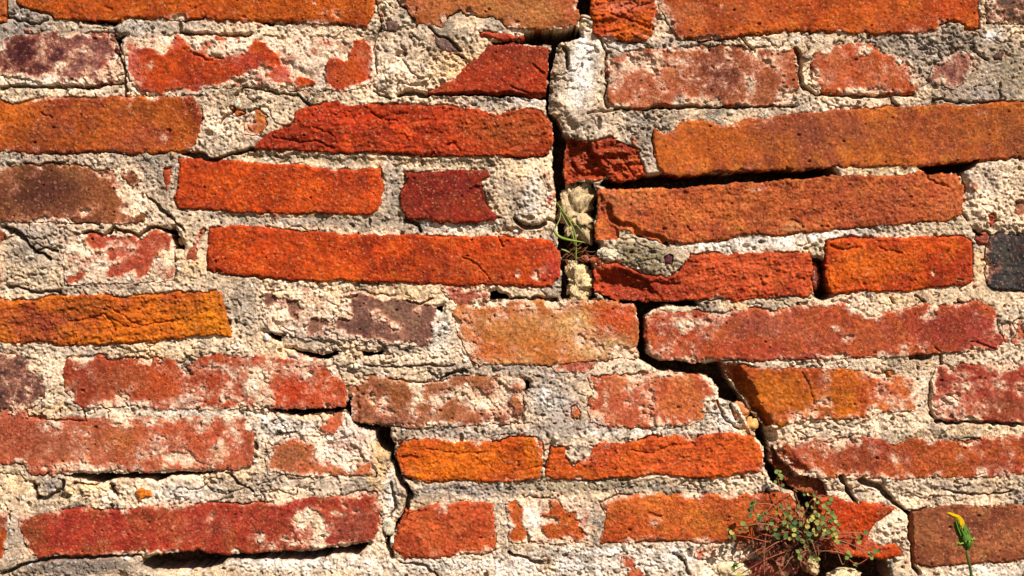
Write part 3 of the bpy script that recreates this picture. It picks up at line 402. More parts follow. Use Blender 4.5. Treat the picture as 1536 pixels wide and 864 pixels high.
for k, q in enumerate(B, 1):
    for poly in q['p']:
        w = pwin(poly, 16); d = polysd(poly, w) + ragged[w]*(0.55+0.5*(q['l'] > -.45)) + (q['l'] > -.55)*2.6*n_l[w] + (2.6*chipn[w]+1.1*chipc[w]-.9)
        ins = (d < 0) & (d < BD[w]+1e-3)
        NB[w] = np.where(d < BD[w], k, NB[w]); label[w] = np.where(ins, k, label[w]); BD[w] = np.minimum(BD[w], d)
GD = np.full((NY, NX), 40.0, np.float32)
for poly in GAPS:
    w = pwin(poly, 16); d = polysd(poly, w) + .7*ragged[w]; GD[w] = np.minimum(GD[w], d)
gapv = (GD < 0) & ((BD > 1.0) | (GD < -1.0))
label[gapv] = -1
dipb = np.zeros((NY, NX), np.float32); dipm = np.zeros((NY, NX), np.float32)
for poly, dh, soft, kind in DIPS:
    w = pwin(poly, 4); d = -polysd(poly, w, 2.0); v = dh*sst(0, soft, d)
    if kind in 'ba': dipb[w] += v
    if kind in 'ma': dipm[w] += v

def lum_blob(x, y, rx, ry, w):
    dx = (X[w]+2*WX[w]-x)/rx; dy = (Y[w]+2*WY[w]-y)/ry
    return np.exp(-(dx*dx+dy*dy)**1.3*0.9)
lime_add = np.zeros((NY, NX), np.float32)
for x, y, rx, ry, s in LI:
    w = win(x-2.2*rx, x+2.2*rx, y-2.2*ry, y+2.2*ry); g = lum_blob(x, y, rx, ry, w)
    lime_add[w] = np.maximum(lime_add[w], s*g) + 0.25*np.minimum(lime_add[w], s*g)
# mortar colour
mcol = np.empty((NY, NX, 3), np.float32); base = lin((236,200,163)); mcol[:] = base
t = sst(-.35, .5, n_c)[..., None]; mcol = mcol*(1-t*.5) + lin((190,170,148))*t*.5
t = sst(.15, .6, fbm(X, Y, 50, 3, 131))[..., None]; mcol = mcol*(1-t*.3) + lin(YE)*t*.3
t = sst(.05, .5, fbm(X, Y, 70, 5, 133, .65))[..., None]; mcol = mcol*(1-t*.75) + lin((146,129,114))*t*.75
t = sst(.22, .5, fbm(X, Y, 24, 4, 135, .65))[..., None]; mcol = mcol*(1-t*.5) + lin((150,116,84))*t*.5
for x, y, rx, ry, c, s in MT:
    w = win(x-2.2*rx, x+2.2*rx, y-2.2*ry, y+2.2*ry); g = (1.25*s*lum_blob(x, y, rx, ry, w)*(1+.8*n_l[w])).clip(0, 1)[..., None]
    mcol[w] = mcol[w]*(1-g) + lin(c)*g
mcol *= (1.08*(1+.60*n_l+.30*n_b5+.28*fbm(X, Y, 48, 4, 143, .65)))[..., None]
sp = sst(.45, .7, n_g)*sst(-.2, .5, n_25); mcol = mcol*(1-.7*sp[..., None]) + .7*sp[..., None]*lin((84,70,58))      # dark sand grains
sp = sst(.5, .72, fbm(X+90, Y, 4.2, 2, 141))[..., None]; mcol = mcol*(1-.7*sp)+.7*sp*lin((246,240,226))              # lime specks
dk = sst(.30, .62, n_pit)[..., None]*.4; mcol = mcol*(1-dk) + dk*lin((128,112,86))
# red dust near the bricks
pk = (sst(14, 0, BD)*sst(.1, .5, n_l+.25*n_c))[..., None]*.45; mcol = mcol*(1-pk)+pk*lin((206,130,92))

pits = sst(.30, .62, n_pit)
gro = np.clip(1-np.abs(fbm(X, Y, 21, 3, 153, .6))*11, 0, 1)*sst(.0, .35, fbm(X, Y, 70, 2, 163))
gro2 = np.clip(1-np.abs(fbm(X+50, Y*1.5, 46, 4, 155, .6))*16, 0, 1)*sst(-.05, .2, fbm(X, Y, 110, 2, 165))
ridge = 1-np.abs(fbm(X, Y, 30, 3, 151))*5; ridge = np.clip(ridge, 0, 1)**3*sst(.0, .4, fbm(X, Y, 120, 2, 161))
rgh = sst(-.45, .45, fbm(X, Y, 60, 3, 173))
Hm = .1 + 2.2*n_90 + 1.9*n_25 + (.4+1.2*rgh)*n_8 + (.5+.7*rgh)*n_b5 + (.5+1.2*rgh)*n_fine + (.55+.9*rgh)*n_g - 3.2*pits*sst(-.3,.4,n_c) - 1.2*ridge - 2.0*gro - 6.0*gro2 + dipm - 2.4*crack
Hm -= 1.6*sst(5, 0, BD)*sst(-.2, .5, n_25) + 6*sst(3.0, .8, BD)*sst(.02, .22, fbm(X, Y, 48, 3, 167, .6))                                  # the joint falls away beside some bricks
Hm = Hm - 5*sst(5, 0, GD)
# aggregate: grit, pebbles and blown air holes in the mortar
ra = np.random.RandomState(77)
for i in range(4200):
    x, y = ra.uniform(-10, 1546), ra.uniform(-10, 874); r = 1.0+ra.exponential(1.0); r = min(r, 6)
    w = win(x-2*r, x+2*r, y-2*r, y+2*r); asp = ra.uniform(.6, 1.5)
    d2 = (((X[w]-x)/asp)**2+((Y[w]-y)*asp)**2)/(r*r); t = sst(1.25, .7, d2)
    if i % 3 == 0: Hm[w] -= 4.5*t*min(1.6, r/1.6)
    else:
        cc = ((120,96,78),(168,120,84),(255,246,232),(214,196,170),(96,84,76),(255,238,206),(190,104,64))[ra.randint(7)]
        Hm[w] += .8*r*np.sqrt(np.clip(1-d2, 0, 1)); mcol[w] = mcol[w]*(1-.75*t[..., None])+.75*t[..., None]*lin(cc)
for i in range(900):                                   # pits and stone inclusions in the brick faces
    x, y = ra.uniform(-10, 1546), ra.uniform(-10, 874); r = .9+ra.exponential(.6); w = win(x-2*r, x+2*r, y-2*r, y+2*r)
    t = sst(1.3, .6, ((X[w]-x)**2+((Y[w]-y)*1.4)**2)/(r*r)); crack[w] = np.maximum(crack[w], 5*t)
Hc = -84 + 16*fbm(X, Y, 40, 3, 171) + 9*n_8 + 4*n_fine                        # bottom of the open gaps
# loose rubble in the widest openings
for x, y, rx, ry, up in ((866,372,26,12,24),(1215,800,16,30,22),(1210,850,26,22,36),(1268,858,26,16,14),(1225,770,10,20,12),(858,250,10,30,6),(1180,712,14,12,14),(880,384,14,10,26)):
    w = win(x-2.2*rx, x+2.2*rx, y-2.2*ry, y+2.2*ry); Hc[w] += up*lum_blob(x, y, rx, ry, w)
ccol = np.empty((NY, NX, 3), np.float32); ccol[:] = lin((122,88,64)); ccol *= (1+.4*n_8)[..., None]

# ------------------------------------------------------------------ snap grid vertices to the outlines
dx_ = np.gradient(gx)[None, :]; dy_ = np.gradient(gy)[:, None]
PX = X.copy(); PY = Y.copy()
cell = label[:-1, :-1]*0
lab4 = np.stack([label[:-1, :-1], label[:-1, 1:], label[1:, :-1], label[1:, 1:]])
# cell label: majority of brick/gap votes
nb = (lab4 > 0).sum(0); ng = (lab4 == -1).sum(0)
cell = np.where(ng >= 2, -1, np.where(nb >= 2, lab4.max(0), 0)).astype(np.int32)
for F in (BD, GD):
    gyy, gxx = np.gradient(F); gxx = gxx/dx_; gyy = gyy/dy_
    g2 = np.maximum(gxx**2+gyy**2, .3)
    m = (np.abs(F) < 1.2*dx_) & (np.abs(F) < 3)
    sx = np.clip(-F*gxx/g2, -.45*dx_, .45*dx_); sy = np.clip(-F*gyy/g2, -.45*dy_, .45*dy_)
    edge = np.zeros_like(m)
    e = (cell[:, 1:] != cell[:, :-1]); edge[:-1, 1:-1] |= e; edge[1:, 1:-1] |= e
    e = (cell[1:, :] != cell[:-1, :]); edge[1:-1, :-1] |= e; edge[1:-1, 1:] |= e
    m &= edge & (PX == X) & (PY == Y)
    PX = np.where(m, X+sx, PX); PY = np.where(m, Y+sy, PY)

# ------------------------------------------------------------------ materials
def mat(name):
    m = bpy.data.materials.new(name); m.use_nodes = True; n = m.node_tree; n.nodes.clear()
    out = n.nodes.new('ShaderNodeOutputMaterial'); bs = n.nodes.new('ShaderNodeBsdfPrincipled')
    n.links.new(bs.outputs[0], out.inputs[0]); bs.inputs['Roughness'].default_value = .9
    bs.inputs['Specular IOR Level'].default_value = .08
    return m, n, bs
def N(n, t, **kw):
    d = n.nodes.new(t)
    for k, v in kw.items(): setattr(d, k, v)
    return d
def noise_node(n, co, scale, det=3, rough=.6):
    d = N(n, 'ShaderNodeTexNoise'); d.inputs['Scale'].default_value = scale; d.inputs['Detail'].default_value = det; d.inputs['Roughness'].default_value = rough
    n.links.new(co, d.inputs['Vector']); return d
def ramp(n, fac, a, c):
    r = N(n, 'ShaderNodeMapRange'); r.inputs['From Min'].default_value = a[0]; r.inputs['From Max'].default_value = a[1]
    r.inputs['To Min'].default_value = c[0]; r.inputs['To Max'].default_value = c[1]; n.links.new(fac, r.inputs['Value']); return r
def mixc(n, fac, a, b_, mode='MIX'):
    m = N(n, 'ShaderNodeMix', data_type='RGBA', blend_type=mode)
    for s, v in ((m.inputs['Factor'], fac), (m.inputs[6], a), (m.inputs[7], b_)):
        if hasattr(v, 'links'): n.links.new(v, s)
        elif isinstance(v, (int, float)): s.default_value = v
        else: s.default_value = (*v, 1)
    return m.outputs[2]
def masonry(name, brick):
    m, n, bs = mat(name)
    tc = N(n, 'ShaderNodeTexCoord'); co_ = tc.outputs['Object']
    at = N(n, 'ShaderNodeAttribute'); at.attribute_name = 'tint'
    g1 = noise_node(n, co_, 520, 2, .7); g2 = noise_node(n, co_, 210, 3, .6)
    k1 = ramp(n, g1.outputs[0], (.32, .68), (.5, 1.55) if brick else (.5, 1.45))
    gm = noise_node(n, co_, 9, 4, .65); gs = ramp(n, gm.outputs[0], (.40, .60), (.25, 1.0))
    col = mixc(n, gs.outputs[0], at.outputs['Color'], k1.outputs[0], 'MULTIPLY')
    k2 = ramp(n, g2.outputs[0], (.3, .7), (.72, 1.3)); col = mixc(n, 1.0, col, k2.outputs[0], 'MULTIPLY')
    vo = N(n, 'ShaderNodeTexVoronoi'); vo.inputs['Scale'].default_value = 430; n.links.new(co_, vo.inputs['Vector'])
    sx_ = N(n, 'ShaderNodeSeparateColor'); n.links.new(vo.outputs['Color'], sx_.inputs[0])
    sp1 = ramp(n, sx_.outputs[0], (.88, 1.0), (0, .32)); sp2 = ramp(n, sx_.outputs[1], (.84, .97), (0, .6))
    if brick:
        col = mixc(n, sp1.outputs[0], col, tuple(lin((240,176,124))))
        col = mixc(n, sp2.outputs[0], col, tuple(lin((96,44,24))))
        la = N(n, 'ShaderNodeAttribute'); la.attribute_name = 'lime'
        ln = noise_node(n, co_, 170, 8, .85)
        ma = N(n, 'ShaderNodeAttribute'); ma.attribute_name = 'smear_tint'
        ad = N(n, 'ShaderNodeMath', operation='MULTIPLY_ADD'); n.links.new(ln.outputs[0], ad.inputs[0]); ad.inputs[1].default_value = 2.3; n.links.new(la.outputs['Fac'], ad.inputs[2])
        lm = ramp(n, ad.outputs[0], (1.06, 1.54), (0, .95))
        ln2 = noise_node(n, co_, 60, 4, .6); lt = ramp(n, ln2.outputs[0], (.42, .68), (0, .6))
        lc = mixc(n, lt.outputs[0], ma.outputs['Color'], tuple(lin((255,232,208))))
        lc = mixc(n, 1.0, lc, k1.outputs[0], 'MULTIPLY')
        col = mixc(n, lm.outputs[0], col, lc)
    else:
        col = mixc(n, sp1.outputs[0], col, tuple(lin((252,246,232))))
        col = mixc(n, sp2.outputs[0], col, tuple(lin((96,84,70))))
    n.links.new(col, bs.inputs['Base Color'])
    b1 = N(n, 'ShaderNodeBump'); b1.inputs['Distance'].default_value = .0016 if brick else .0026; b1.inputs['Strength'].default_value = 1.0
    nb_ = noise_node(n, co_, 420, 4, .75); n.links.new(nb_.outputs[0], b1.inputs['Height']); n.links.new(gs.outputs[0], b1.inputs['Strength']); n.links.new(b1.outputs[0], bs.inputs['Normal'])
    bs.inputs['Roughness'].default_value = .82 if brick else .95
    return m
M_BR = masonry('brick_clay', True); M_MO = masonry('lime_mortar', False)

# ------------------------------------------------------------------ build
wall = bpy.data.objects.new('brick_wall', None); COL.objects.link(wall)
wall.location = P(W/2, GROUND, 0)
wall['label'] = 'old orange and red brick wall with crumbling cream mortar and a black stepped crack'
wall['category'] = 'wall'
wz = wall.location.z
def build(name, ci, cj, Hf, colf, limef, m, depth, parent=wall, stray=True):
    """ci, cj: indices of the cells of this piece. Front surface plus a skirt running back into the wall."""
    if len(ci) == 0: return None
    vid = np.unique(np.concatenate([ci*NX+cj, ci*NX+cj+1, (ci+1)*NX+cj, (ci+1)*NX+cj+1]))
    remap = np.full(NY*NX, -1, np.int32); remap[vid] = np.arange(len(vid))
    vi, vj = vid//NX, vid % NX
    h = Hf[vi, vj]
    co3 = np.stack([(PX[vi, vj]-W/2)*S, -h*S, (GROUND-PY[vi, vj])*S-wz], 1)
    a = remap[ci*NX+cj]; b_ = remap[ci*NX+cj+1]; c = remap[(ci+1)*NX+cj+1]; d = remap[(ci+1)*NX+cj]
    faces = np.stack([a, d, c, b_], 1)
    inside = np.zeros((NY+1, NX+1), bool); inside[ci+1, cj+1] = True
    ed = []
    for (di, dj, p, q) in ((-1, 0, 'a', 'b'), (1, 0, 'c', 'd'), (0, -1, 'd', 'a'), (0, 1, 'b', 'c')):
        mm = ~inside[ci+1+di, cj+1+dj]
        src = dict(a=a, b=b_, c=c, d=d); ed.append(np.stack([src[p][mm], src[q][mm]], 1))
    ed = np.concatenate(ed)
    uv = np.unique(ed); r2 = np.full(len(vid), -1, np.int32); r2[uv] = np.arange(len(uv))
    nf = len(vid); nu = len(uv)
    top = co3[uv].copy(); bot = top.copy(); bot[:, 1] = np.maximum(top[:, 1]+.006, depth*S)
    mid = top.copy(); mid[:, 1] = top[:, 1]+.004+.004*np.abs(n_8[vi[uv], vj[uv]])
    allco = np.concatenate([co3, top, mid, bot])
    e0 = nf+r2[ed[:, 0]]; e1 = nf+r2[ed[:, 1]]
    s1 = np.stack([e0, e1, e1+nu, e0+nu], 1); s2 = s1+nu
    F = np.concatenate([faces, s1, s2])
    me = bpy.data.meshes.new(name)
    me.vertices.add(len(allco)); me.vertices.foreach_set('co', allco.astype(np.float32).ravel())
    me.loops.add(F.size); me.loops.foreach_set('vertex_index', F.astype(np.int32).ravel())
    me.polygons.add(len(F)); me.polygons.foreach_set('loop_start', np.arange(0, F.size, 4, dtype=np.int32))
    me.polygons.foreach_set('use_smooth', np.ones(len(F), bool))
    me.update(calc_edges=True)
    colv = colf[vi, vj]; colv = np.concatenate([colv, colv[uv], colv[uv]*1.0, colv[uv]])
    at = me.attributes.new('tint', 'FLOAT_COLOR', 'POINT')
    at.data.foreach_set('color', np.concatenate([np.clip(colv, 0.004, .9), np.ones((len(colv), 1), np.float32)], 1).astype(np.float32).ravel())
    if limef is not None:
        mv = mcol[vi, vj]; mv = np.concatenate([mv, mv[uv], mv[uv], mv[uv]])
        me.attributes.new('smear_tint', 'FLOAT_COLOR', 'POINT').data.foreach_set('color', np.concatenate([np.clip(mv, .004, .9), np.ones((len(mv), 1), np.float32)], 1).astype(np.float32).ravel())
        lv = limef[vi, vj]; lv = np.concatenate([lv, lv[uv], lv[uv], lv[uv]])
        me.attributes.new('lime', 'FLOAT', 'POINT').data.foreach_set('value', lv.astype(np.float32))
    me.materials.append(m)
    o = bpy.data.objects.new(name, me); COL.objects.link(o); o.parent = parent
    return o

def gain(c):
    c = np.asarray(c, np.float32); t = (np.clip(((c.max(-1)-c.min(-1))/np.maximum(c.max(-1), 1e-4)-.35)/.5, 0, 1))[..., None]
    return c*(1-t) + c*t*np.array([.88, .82, .84], np.float32)
colw = np.zeros((NY, NX, 3), np.float32); Hb = np.zeros((NY, NX), np.float32); limb = np.zeros((NY, NX), np.float32)
for k, q in enumerate(B, 1):
    allp = [p for poly in q['p'] for p in poly]; w = pwin(allp, 18)
    cx = sum(p[0] for p in allp)/len(allp); cy = sum(p[1] for p in allp)/len(allp)
    D = -BD[w]; r = q['r']
    rr = np.random.RandomState(900+k); tx, ty = rr.uniform(-1, 1, 2)
    frac = r*(.9*n_25[w] + .55*n_8[w] + .46*n_b5[w] + .62*n_fine[w] + .42*n_g[w]) + max(0, r-1.1)*4.2*n_an[w]
    h = q['h']*(.55 if q['l'] > -.56 else .9) + dipb[w] + frac + tx*(X[w]-cx)*.006 + ty*(Y[w]-cy)*.02
    rad = 4.0*(1+.7*n_25[w])
    h -= (2.8 if q['l'] < -.5 else 1.4)*(np.clip(1-D/rad, 0, 1)**2.2)*(1+.5*n_8[w])
    h -= 1.5*pits[w]*(0.35+.4*r)*sst(.1, .5, n_c[w])
    h -= crack[w]*.6 + 1.1*chipn[w]*sst(11, 2, D)
    lime = q['l'] + .84*lime_add[w]*(1 if q['l'] < -.46 or q['core'] else .88) + .70*n_l[w] + .30*sst(10, 0, D)*sst(-.3, .5, n_l[w]+.2)*(1.6 if q['l'] > -.56 else .5)
    for poly in (q['core'] or []):
        w2 = pwin(poly, 14); d2 = polysd(poly, w2); dd = np.full((NY, NX), 50., np.float32); dd[w2] = d2; lime -= .95*sst(5, -5, dd[w]+5*n_l[w])
    if q['l'] > -.7: lime += .58*sst(13, 1, D)*sst(.0, .35, fbm(X[w], Y[w], 38, 3, 191, .6))
    lm = sst(-.12, .25, lime)
    kk = .72*lm*sst(-30, -2, dipb[w]); h = h*(1-kk) + (Hm[w]+2.6)*kk + .5*lm
    c = np.empty(X[w].shape+(3,), np.float32); c[:] = gain(lin(q['c']))
    if q['c2']:
        t = sst(-.25, .4, n_c[w]+.4*n_l[w])[..., None]; c = c*(1-t)+gain(lin(q['c2']))*t
    t = sst(-.02, .42, fbm(X[w], Y[w], 26, 5, 201+k % 7, .68))[..., None]*q['v']*.85
    c = c*(1-t) + c*np.array([.60, .52, .62], np.float32)*t
    t = sst(.02, .5, fbm(X[w]+300, Y[w], 18, 4, 221+k % 5, .65))[..., None]*q['v']*.8
    c = c*(1-t) + (c*np.array([1.2, 1.5, 1.3], np.float32)+np.array([.01, .01, .0], np.float32))*t
    c *= (1+.26*n_b5[w]+.20*n_8[w]+.22*n_l[w])[..., None]
    own = NB[w] == k
    m3 = own[..., None]
    colw[w] = np.where(m3, c, colw[w]); Hb[w] = np.where(own, h, Hb[w]); limb[w] = np.where(own, lime, limb[w])
# the vertices a brick borrows from its neighbours take the nearest brick's field above
for x, y, rx, ry, c, s in ST:
    w = win(x-2.2*rx, x+2.2*rx, y-2.2*ry, y+2.2*ry); g = (s*lum_blob(x, y, rx, ry, w)*(1+.6*n_l[w])).clip(0, 1)[..., None]
    tex = (1+.22*n_b5[w]+.16*n_8[w])[..., None]
    colw[w] = colw[w]*(1-g) + gain(lin(c))*tex*g
t = (.34*sst(.02, .42, fbm(X, Y, 120, 5, 231, .62)))[..., None]; colw = colw*(1-t) + colw*np.array([.45, .5, .6], np.float32)*t     # old soot and grime
# pink-white bloom around lime
bl = (sst(-.42, .05, limb)*.42)[..., None]; colw = colw*(1-bl) + lin((214,128,98))*bl

counts = {}
for k, q in enumerate(B, 1):
    ci, cj = np.nonzero(cell == k)
    if len(ci) < 3: print('empty piece', k); continue
    o = build(q['name'], ci, cj, Hb, colw, limb, M_BR, 118)
    if q['label']: o['label'] = q['label']
ci, cj = np.nonzero(cell == 0)
o = build('mortar', ci, cj, Hm, mcol, None, M_MO, 118)
ci, cj = np.nonzero(cell == -1)
o = build('rubble_core', ci, cj, Hc, ccol, None, M_MO, 125)
o['label'] = 'dark earthy rubble at the bottom of the open crack'

def raw(name, vs_, fs, m, parent, smooth=True):
    me = bpy.data.meshes.new(name); me.from_pydata(vs_, [], fs); me.update()
    if smooth: me.polygons.foreach_set('use_smooth', [True]*len(me.polygons))
    me.materials.append(m); o = bpy.data.objects.new(name, me); COL.objects.link(o)
    if parent: o.parent = parent
    return o

# ------------------------------------------------------------------ lumps lying in the crack
import bmesh
_ico = {}
def ico(sub):
    if sub not in _ico:
        bm = bmesh.new(); bmesh.ops.create_icosphere(bm, subdivisions=sub, radius=1)
        v = np.array([v.co[:] for v in bm.verts], np.float32); f = [[w.index for w in g.verts] for g in bm.faces]; bm.free(); _ico[sub] = (v, f)
    return _ico[sub]
def lump(name, x, y, h, rx, ry, rz, c, seed, sub=5, rough=1.0):
    v, f = ico(sub); v = v.copy()
    v = np.sign(v)*np.abs(v)**.82; v /= np.maximum(np.linalg.norm(v, axis=1), .8)[:, None]
    p = v*np.array([rx, ry, rz]); a, q, z = p[:, 0]+seed*31, p[:, 1], p[:, 2]
    def n3(wl, s_): return vnoise(a/wl+z/wl*.6, q/wl+3, s_)*.6+vnoise(z/wl+9+a/wl*.5, q/wl*.8+a/wl*.3, s_+1)*.4
    d = 1 + .30*n3(rx*.9, 301+seed) + rough*(.20*n3(10, 311)+.17*n3(5, 315)+.13*n3(2.6, 319)+.04*np.round(2.2*n3(16, 341))/2.2) - .10*np.clip(1-abs(n3(12, 323))*6, 0, 1)
    p = p*d[:, None]
    col = lin(c)*(1+.3*n3(6, 331)+.25*n3(3, 335))[:, None]
    o = raw(name, [P(x+t[0], y+t[1], h+t[2]) for t in p], f, M_MO, None)
    me = o.data; at = me.attributes.new('tint', 'FLOAT_COLOR', 'POINT')
    at.data.foreach_set('color', np.concatenate([np.clip(col, .01, .9), np.ones((len(col), 1))], 1).astype(np.float32).ravel())
    o.parent = wall; o.matrix_parent_inverse = wall.matrix_basis.inverted()
    return o
lump('mortar_lump', 868, 318, -27, 25, 43, 21, (212,180,134), 1, 5, 1.9)
lump('mortar_lump', 870, 424, -17, 23, 31, 17, (240,206,152), 2, 5, 1.6)
lump('mortar_lump', 877, 36, -14, 8, 17, 9, (240,208,160), 3, 4)
lump('mortar_lump', 912, 380, 0, 20, 11, 8, (236,216,180), 4)
lump('brick_crumb', 893, 390, -6, 8, 6, 6, (196,98,62), 5, 4)
lump('brick_crumb', 879, 389, -14, 8, 6, 6, (170,86,58), 6, 4)
lump('brick_crumb', 1111, 618, -12, 15, 14, 10, (226,140,84), 8, 4)
lump('brick_crumb', 1128, 640, -12, 10, 14, 8, (236,170,100), 9, 4)
lump('brick_crumb', 1158, 852, -6, 34, 14, 12, (196,100,78), 10)
lump('mortar_lump', 1100, 856, -4, 26, 14, 8, (246,214,170), 11)
lump('mortar_lump', 1222, 850, -18, 12, 17, 12, (240,204,150), 12, 4)
lump('mortar_lump', 1268, 866, -8, 26, 12, 12, (244,210,160), 13, 4)
lump('brick_crumb', 1209, 792, -30, 12, 30, 14, (190,120,76), 14, 4)
lump('brick_crumb', 1196, 846, -30, 14, 20, 14, (150,90,70), 15, 4)
lump('mortar_lump', 584, 790, -3, 9, 14, 6, (236,216,186), 16, 4)
lump('brick_crumb', 1226, 414, -18, 8, 24, 8, (150,66,42), 17, 4)
lump('brick_crumb', 269, 362, -14, 5, 7, 5, (200,150,90), 18, 4)

# solid wall behind, and the ground it stands on
def plain(name, c1, c2, sc, rough=.9, emis=None):
    m, n, bs = mat(name); tc = N(n, 'ShaderNodeTexCoord'); a = noise_node(n, tc.outputs['Object'], sc, 4, .65)
    r = ramp(n, a.outputs[0], (.35, .65), (0, 1)); col = mixc(n, r.outputs[0], tuple(lin(c1)), tuple(lin(c2)))
    n.links.new(col, bs.inputs['Base Color']); bs.inputs['Roughness'].default_value = rough; return m
def boxo(name, x0, x1, y0, y1, z0, z1, m, parent=None):
    v = [(x, y, z) for z in (z0, z1) for y in (y0, y1) for x in (x0, x1)]
    return raw(name, v, [(0,2,3,1),(4,5,7,6),(0,1,5,4),(2,6,7,3),(0,4,6,2),(1,3,7,5)], m, parent, False)
M_CORE = plain('wall_inside', (120,96,74), (150,124,98), 60)
o = boxo('backing_masonry', (XL-W/2)*S, (XR-W/2)*S, .126, .40, -wz+0.0, (GROUND-YT)*S-wz, M_CORE, wall)
M_GR = plain('earth_and_grass', (96,92,52), (120,98,70), 9)
g = raw('ground', [(-80,-80,-.004),(80,-80,-.004),(80,80,-.004),(-80,80,-.004)], [(0,1,2,3)], M_GR, None, False); g['kind'] = 'structure'

# ------------------------------------------------------------------ plants
def leafmat(name, c1, c2, tr=.25, sc=120):
    m = plain(name, c1, c2, sc, .55); n = m.node_tree; bs = [x for x in n.nodes if x.type == 'BSDF_PRINCIPLED'][0]
    bs.inputs['Subsurface Weight'].default_value = 0.0
    out = [x for x in n.nodes if x.type == 'OUTPUT_MATERIAL'][0]
    tb = N(n, 'ShaderNodeBsdfTranslucent'); n.links.new(bs.inputs['Base Color'].links[0].from_socket, tb.inputs['Color'])
    mx = N(n, 'ShaderNodeMixShader'); mx.inputs[0].default_value = tr
    n.links.new(bs.outputs[0], mx.inputs[1]); n.links.new(tb.outputs[0], mx.inputs[2]); n.links.new(mx.outputs[0], out.inputs[0]); return m
M_LF = [leafmat('leaf_green', (104,126,58), (142,152,78)), leafmat('leaf_dark_green', (70,98,50), (98,122,70)), leafmat('leaf_yellow', (180,170,74), (200,186,100))]
M_ST = leafmat('red_stem', (176,72,60), (196,104,76), .1); M_ST2 = leafmat('tan_stem', (180,132,88), (164,104,70), .1)
M_DRY = plain('dry_root', (120,62,50), (164,104,78), 90); M_DRY2 = plain('dark_dead_matter', (70,42,38), (96,60,48), 90)
def Q(x, y, h):                       # where something h off the wall stands when it is seen at x, y
    f = DIST/(DIST-h*S); return (W/2+(x-W/2)/f, Hh/2+(y-Hh/2)/f, h)
def tube(pts, r0, r1, sides=5, vs_=None, fs=None):
    vs_ = [] if vs_ is None else vs_; fs = [] if fs is None else fs
    b0 = len(vs_); p = [Vector(q) for q in pts]; n = len(p)
    for i, c in enumerate(p):
        t = (p[min(i+1, n-1)]-p[max(i-1, 0)]).normalized(); u = t.cross(Vector((0, .3, 1))).normalized(); v = t.cross(u)
        r = r0+(r1-r0)*i/(n-1)
        for k in range(sides):
            a = 2*math.pi*k/sides; vs_.append(P(*(c+u*(math.cos(a)*r)+v*(math.sin(a)*r))))
    for i in range(n-1):
        for k in range(sides):
            k2 = (k+1) % sides; fs.append((b0+i*sides+k, b0+i*sides+k2, b0+(i+1)*sides+k2, b0+(i+1)*sides+k))
    fs.append(tuple(b0+k for k in range(sides))[::-1]); fs.append(tuple(b0+(n-1)*sides+k for k in range(sides)))
    return vs_, fs
def curve(a, m, e, n=9):
    a, m, e = Vector(a), Vector(m), Vector(e)
    return [a*(1-t)**2+m*2*t*(1-t)+e*t*t for t in [i/(n-1) for i in range(n)]]
def thing(name, label_, cat, loc):
    o = bpy.data.objects.new(name, None); o.empty_display_size = .02; COL.objects.link(o); o.location = loc; o['label'] = label_; o['category'] = cat; return o
def child(o, par):
    o.parent = par; o.matrix_parent_inverse = par.matrix_basis.inverted(); return o
def poly_smooth(pts, n=4):
    out = []; p = [Vector(q) for q in pts]
    for i in range(len(p)-1):
        a = p[max(i-1, 0)]; b_ = p[i]; c = p[i+1]; d = p[min(i+2, len(p)-1)]
        for k in range(n):
            t = k/n; out.append(.5*((2*b_)+(c-a)*t+(2*a-5*b_+4*c-d)*t*t+(3*b_-a-3*c+d)*t**3))
    out.append(p[-1]); return out
rp = random.Random(12)
weed = thing('crack_weed', 'small creeping weed with tiny round green leaves on red stems, rooted low in the crack', 'plant', P(1212, 832, -8))
# one leaf mesh per colour: a cupped, notched disc
def leaf_mesh(i):
    v = [(0, 0, .0)]; K = 12
    for k in range(K):
        a = 2*math.pi*k/K+math.pi/2; r = 1-.34*math.exp(-((a-math.pi/2-0)**2)/.10 if k == 0 else -9)
        v.append((math.cos(a)*r, math.sin(a)*r, .22*r*r+.10*math.cos(2*a)))
    me = bpy.data.meshes.new('leaf'); me.from_pydata([tuple(c*S for c in q) for q in v], [], [(0, 1+k, 1+(k+1) % K) for k in range(K)])
    me.polygons.foreach_set('use_smooth', [True]*K); me.materials.append(M_LF[i]); return me
LM = [leaf_mesh(i) for i in range(3)]
def add_leaf(x, y, h, r, kind, par, name='leaf'):
    o = bpy.data.objects.new(name, LM[kind]); COL.objects.link(o)
    o.location = P(x, y, h); o.scale = (r, r*rp.uniform(.8, 1), r)
    nrm = Vector((rp.uniform(-.35, .85), -1, rp.uniform(-.1, 1.0))).normalized()
    o.rotation_euler = nrm.to_track_quat('Z', 'Y').to_euler(); o.rotation_euler.rotate_axis('Z', rp.uniform(0, 6.28))
    child(o, par); return o
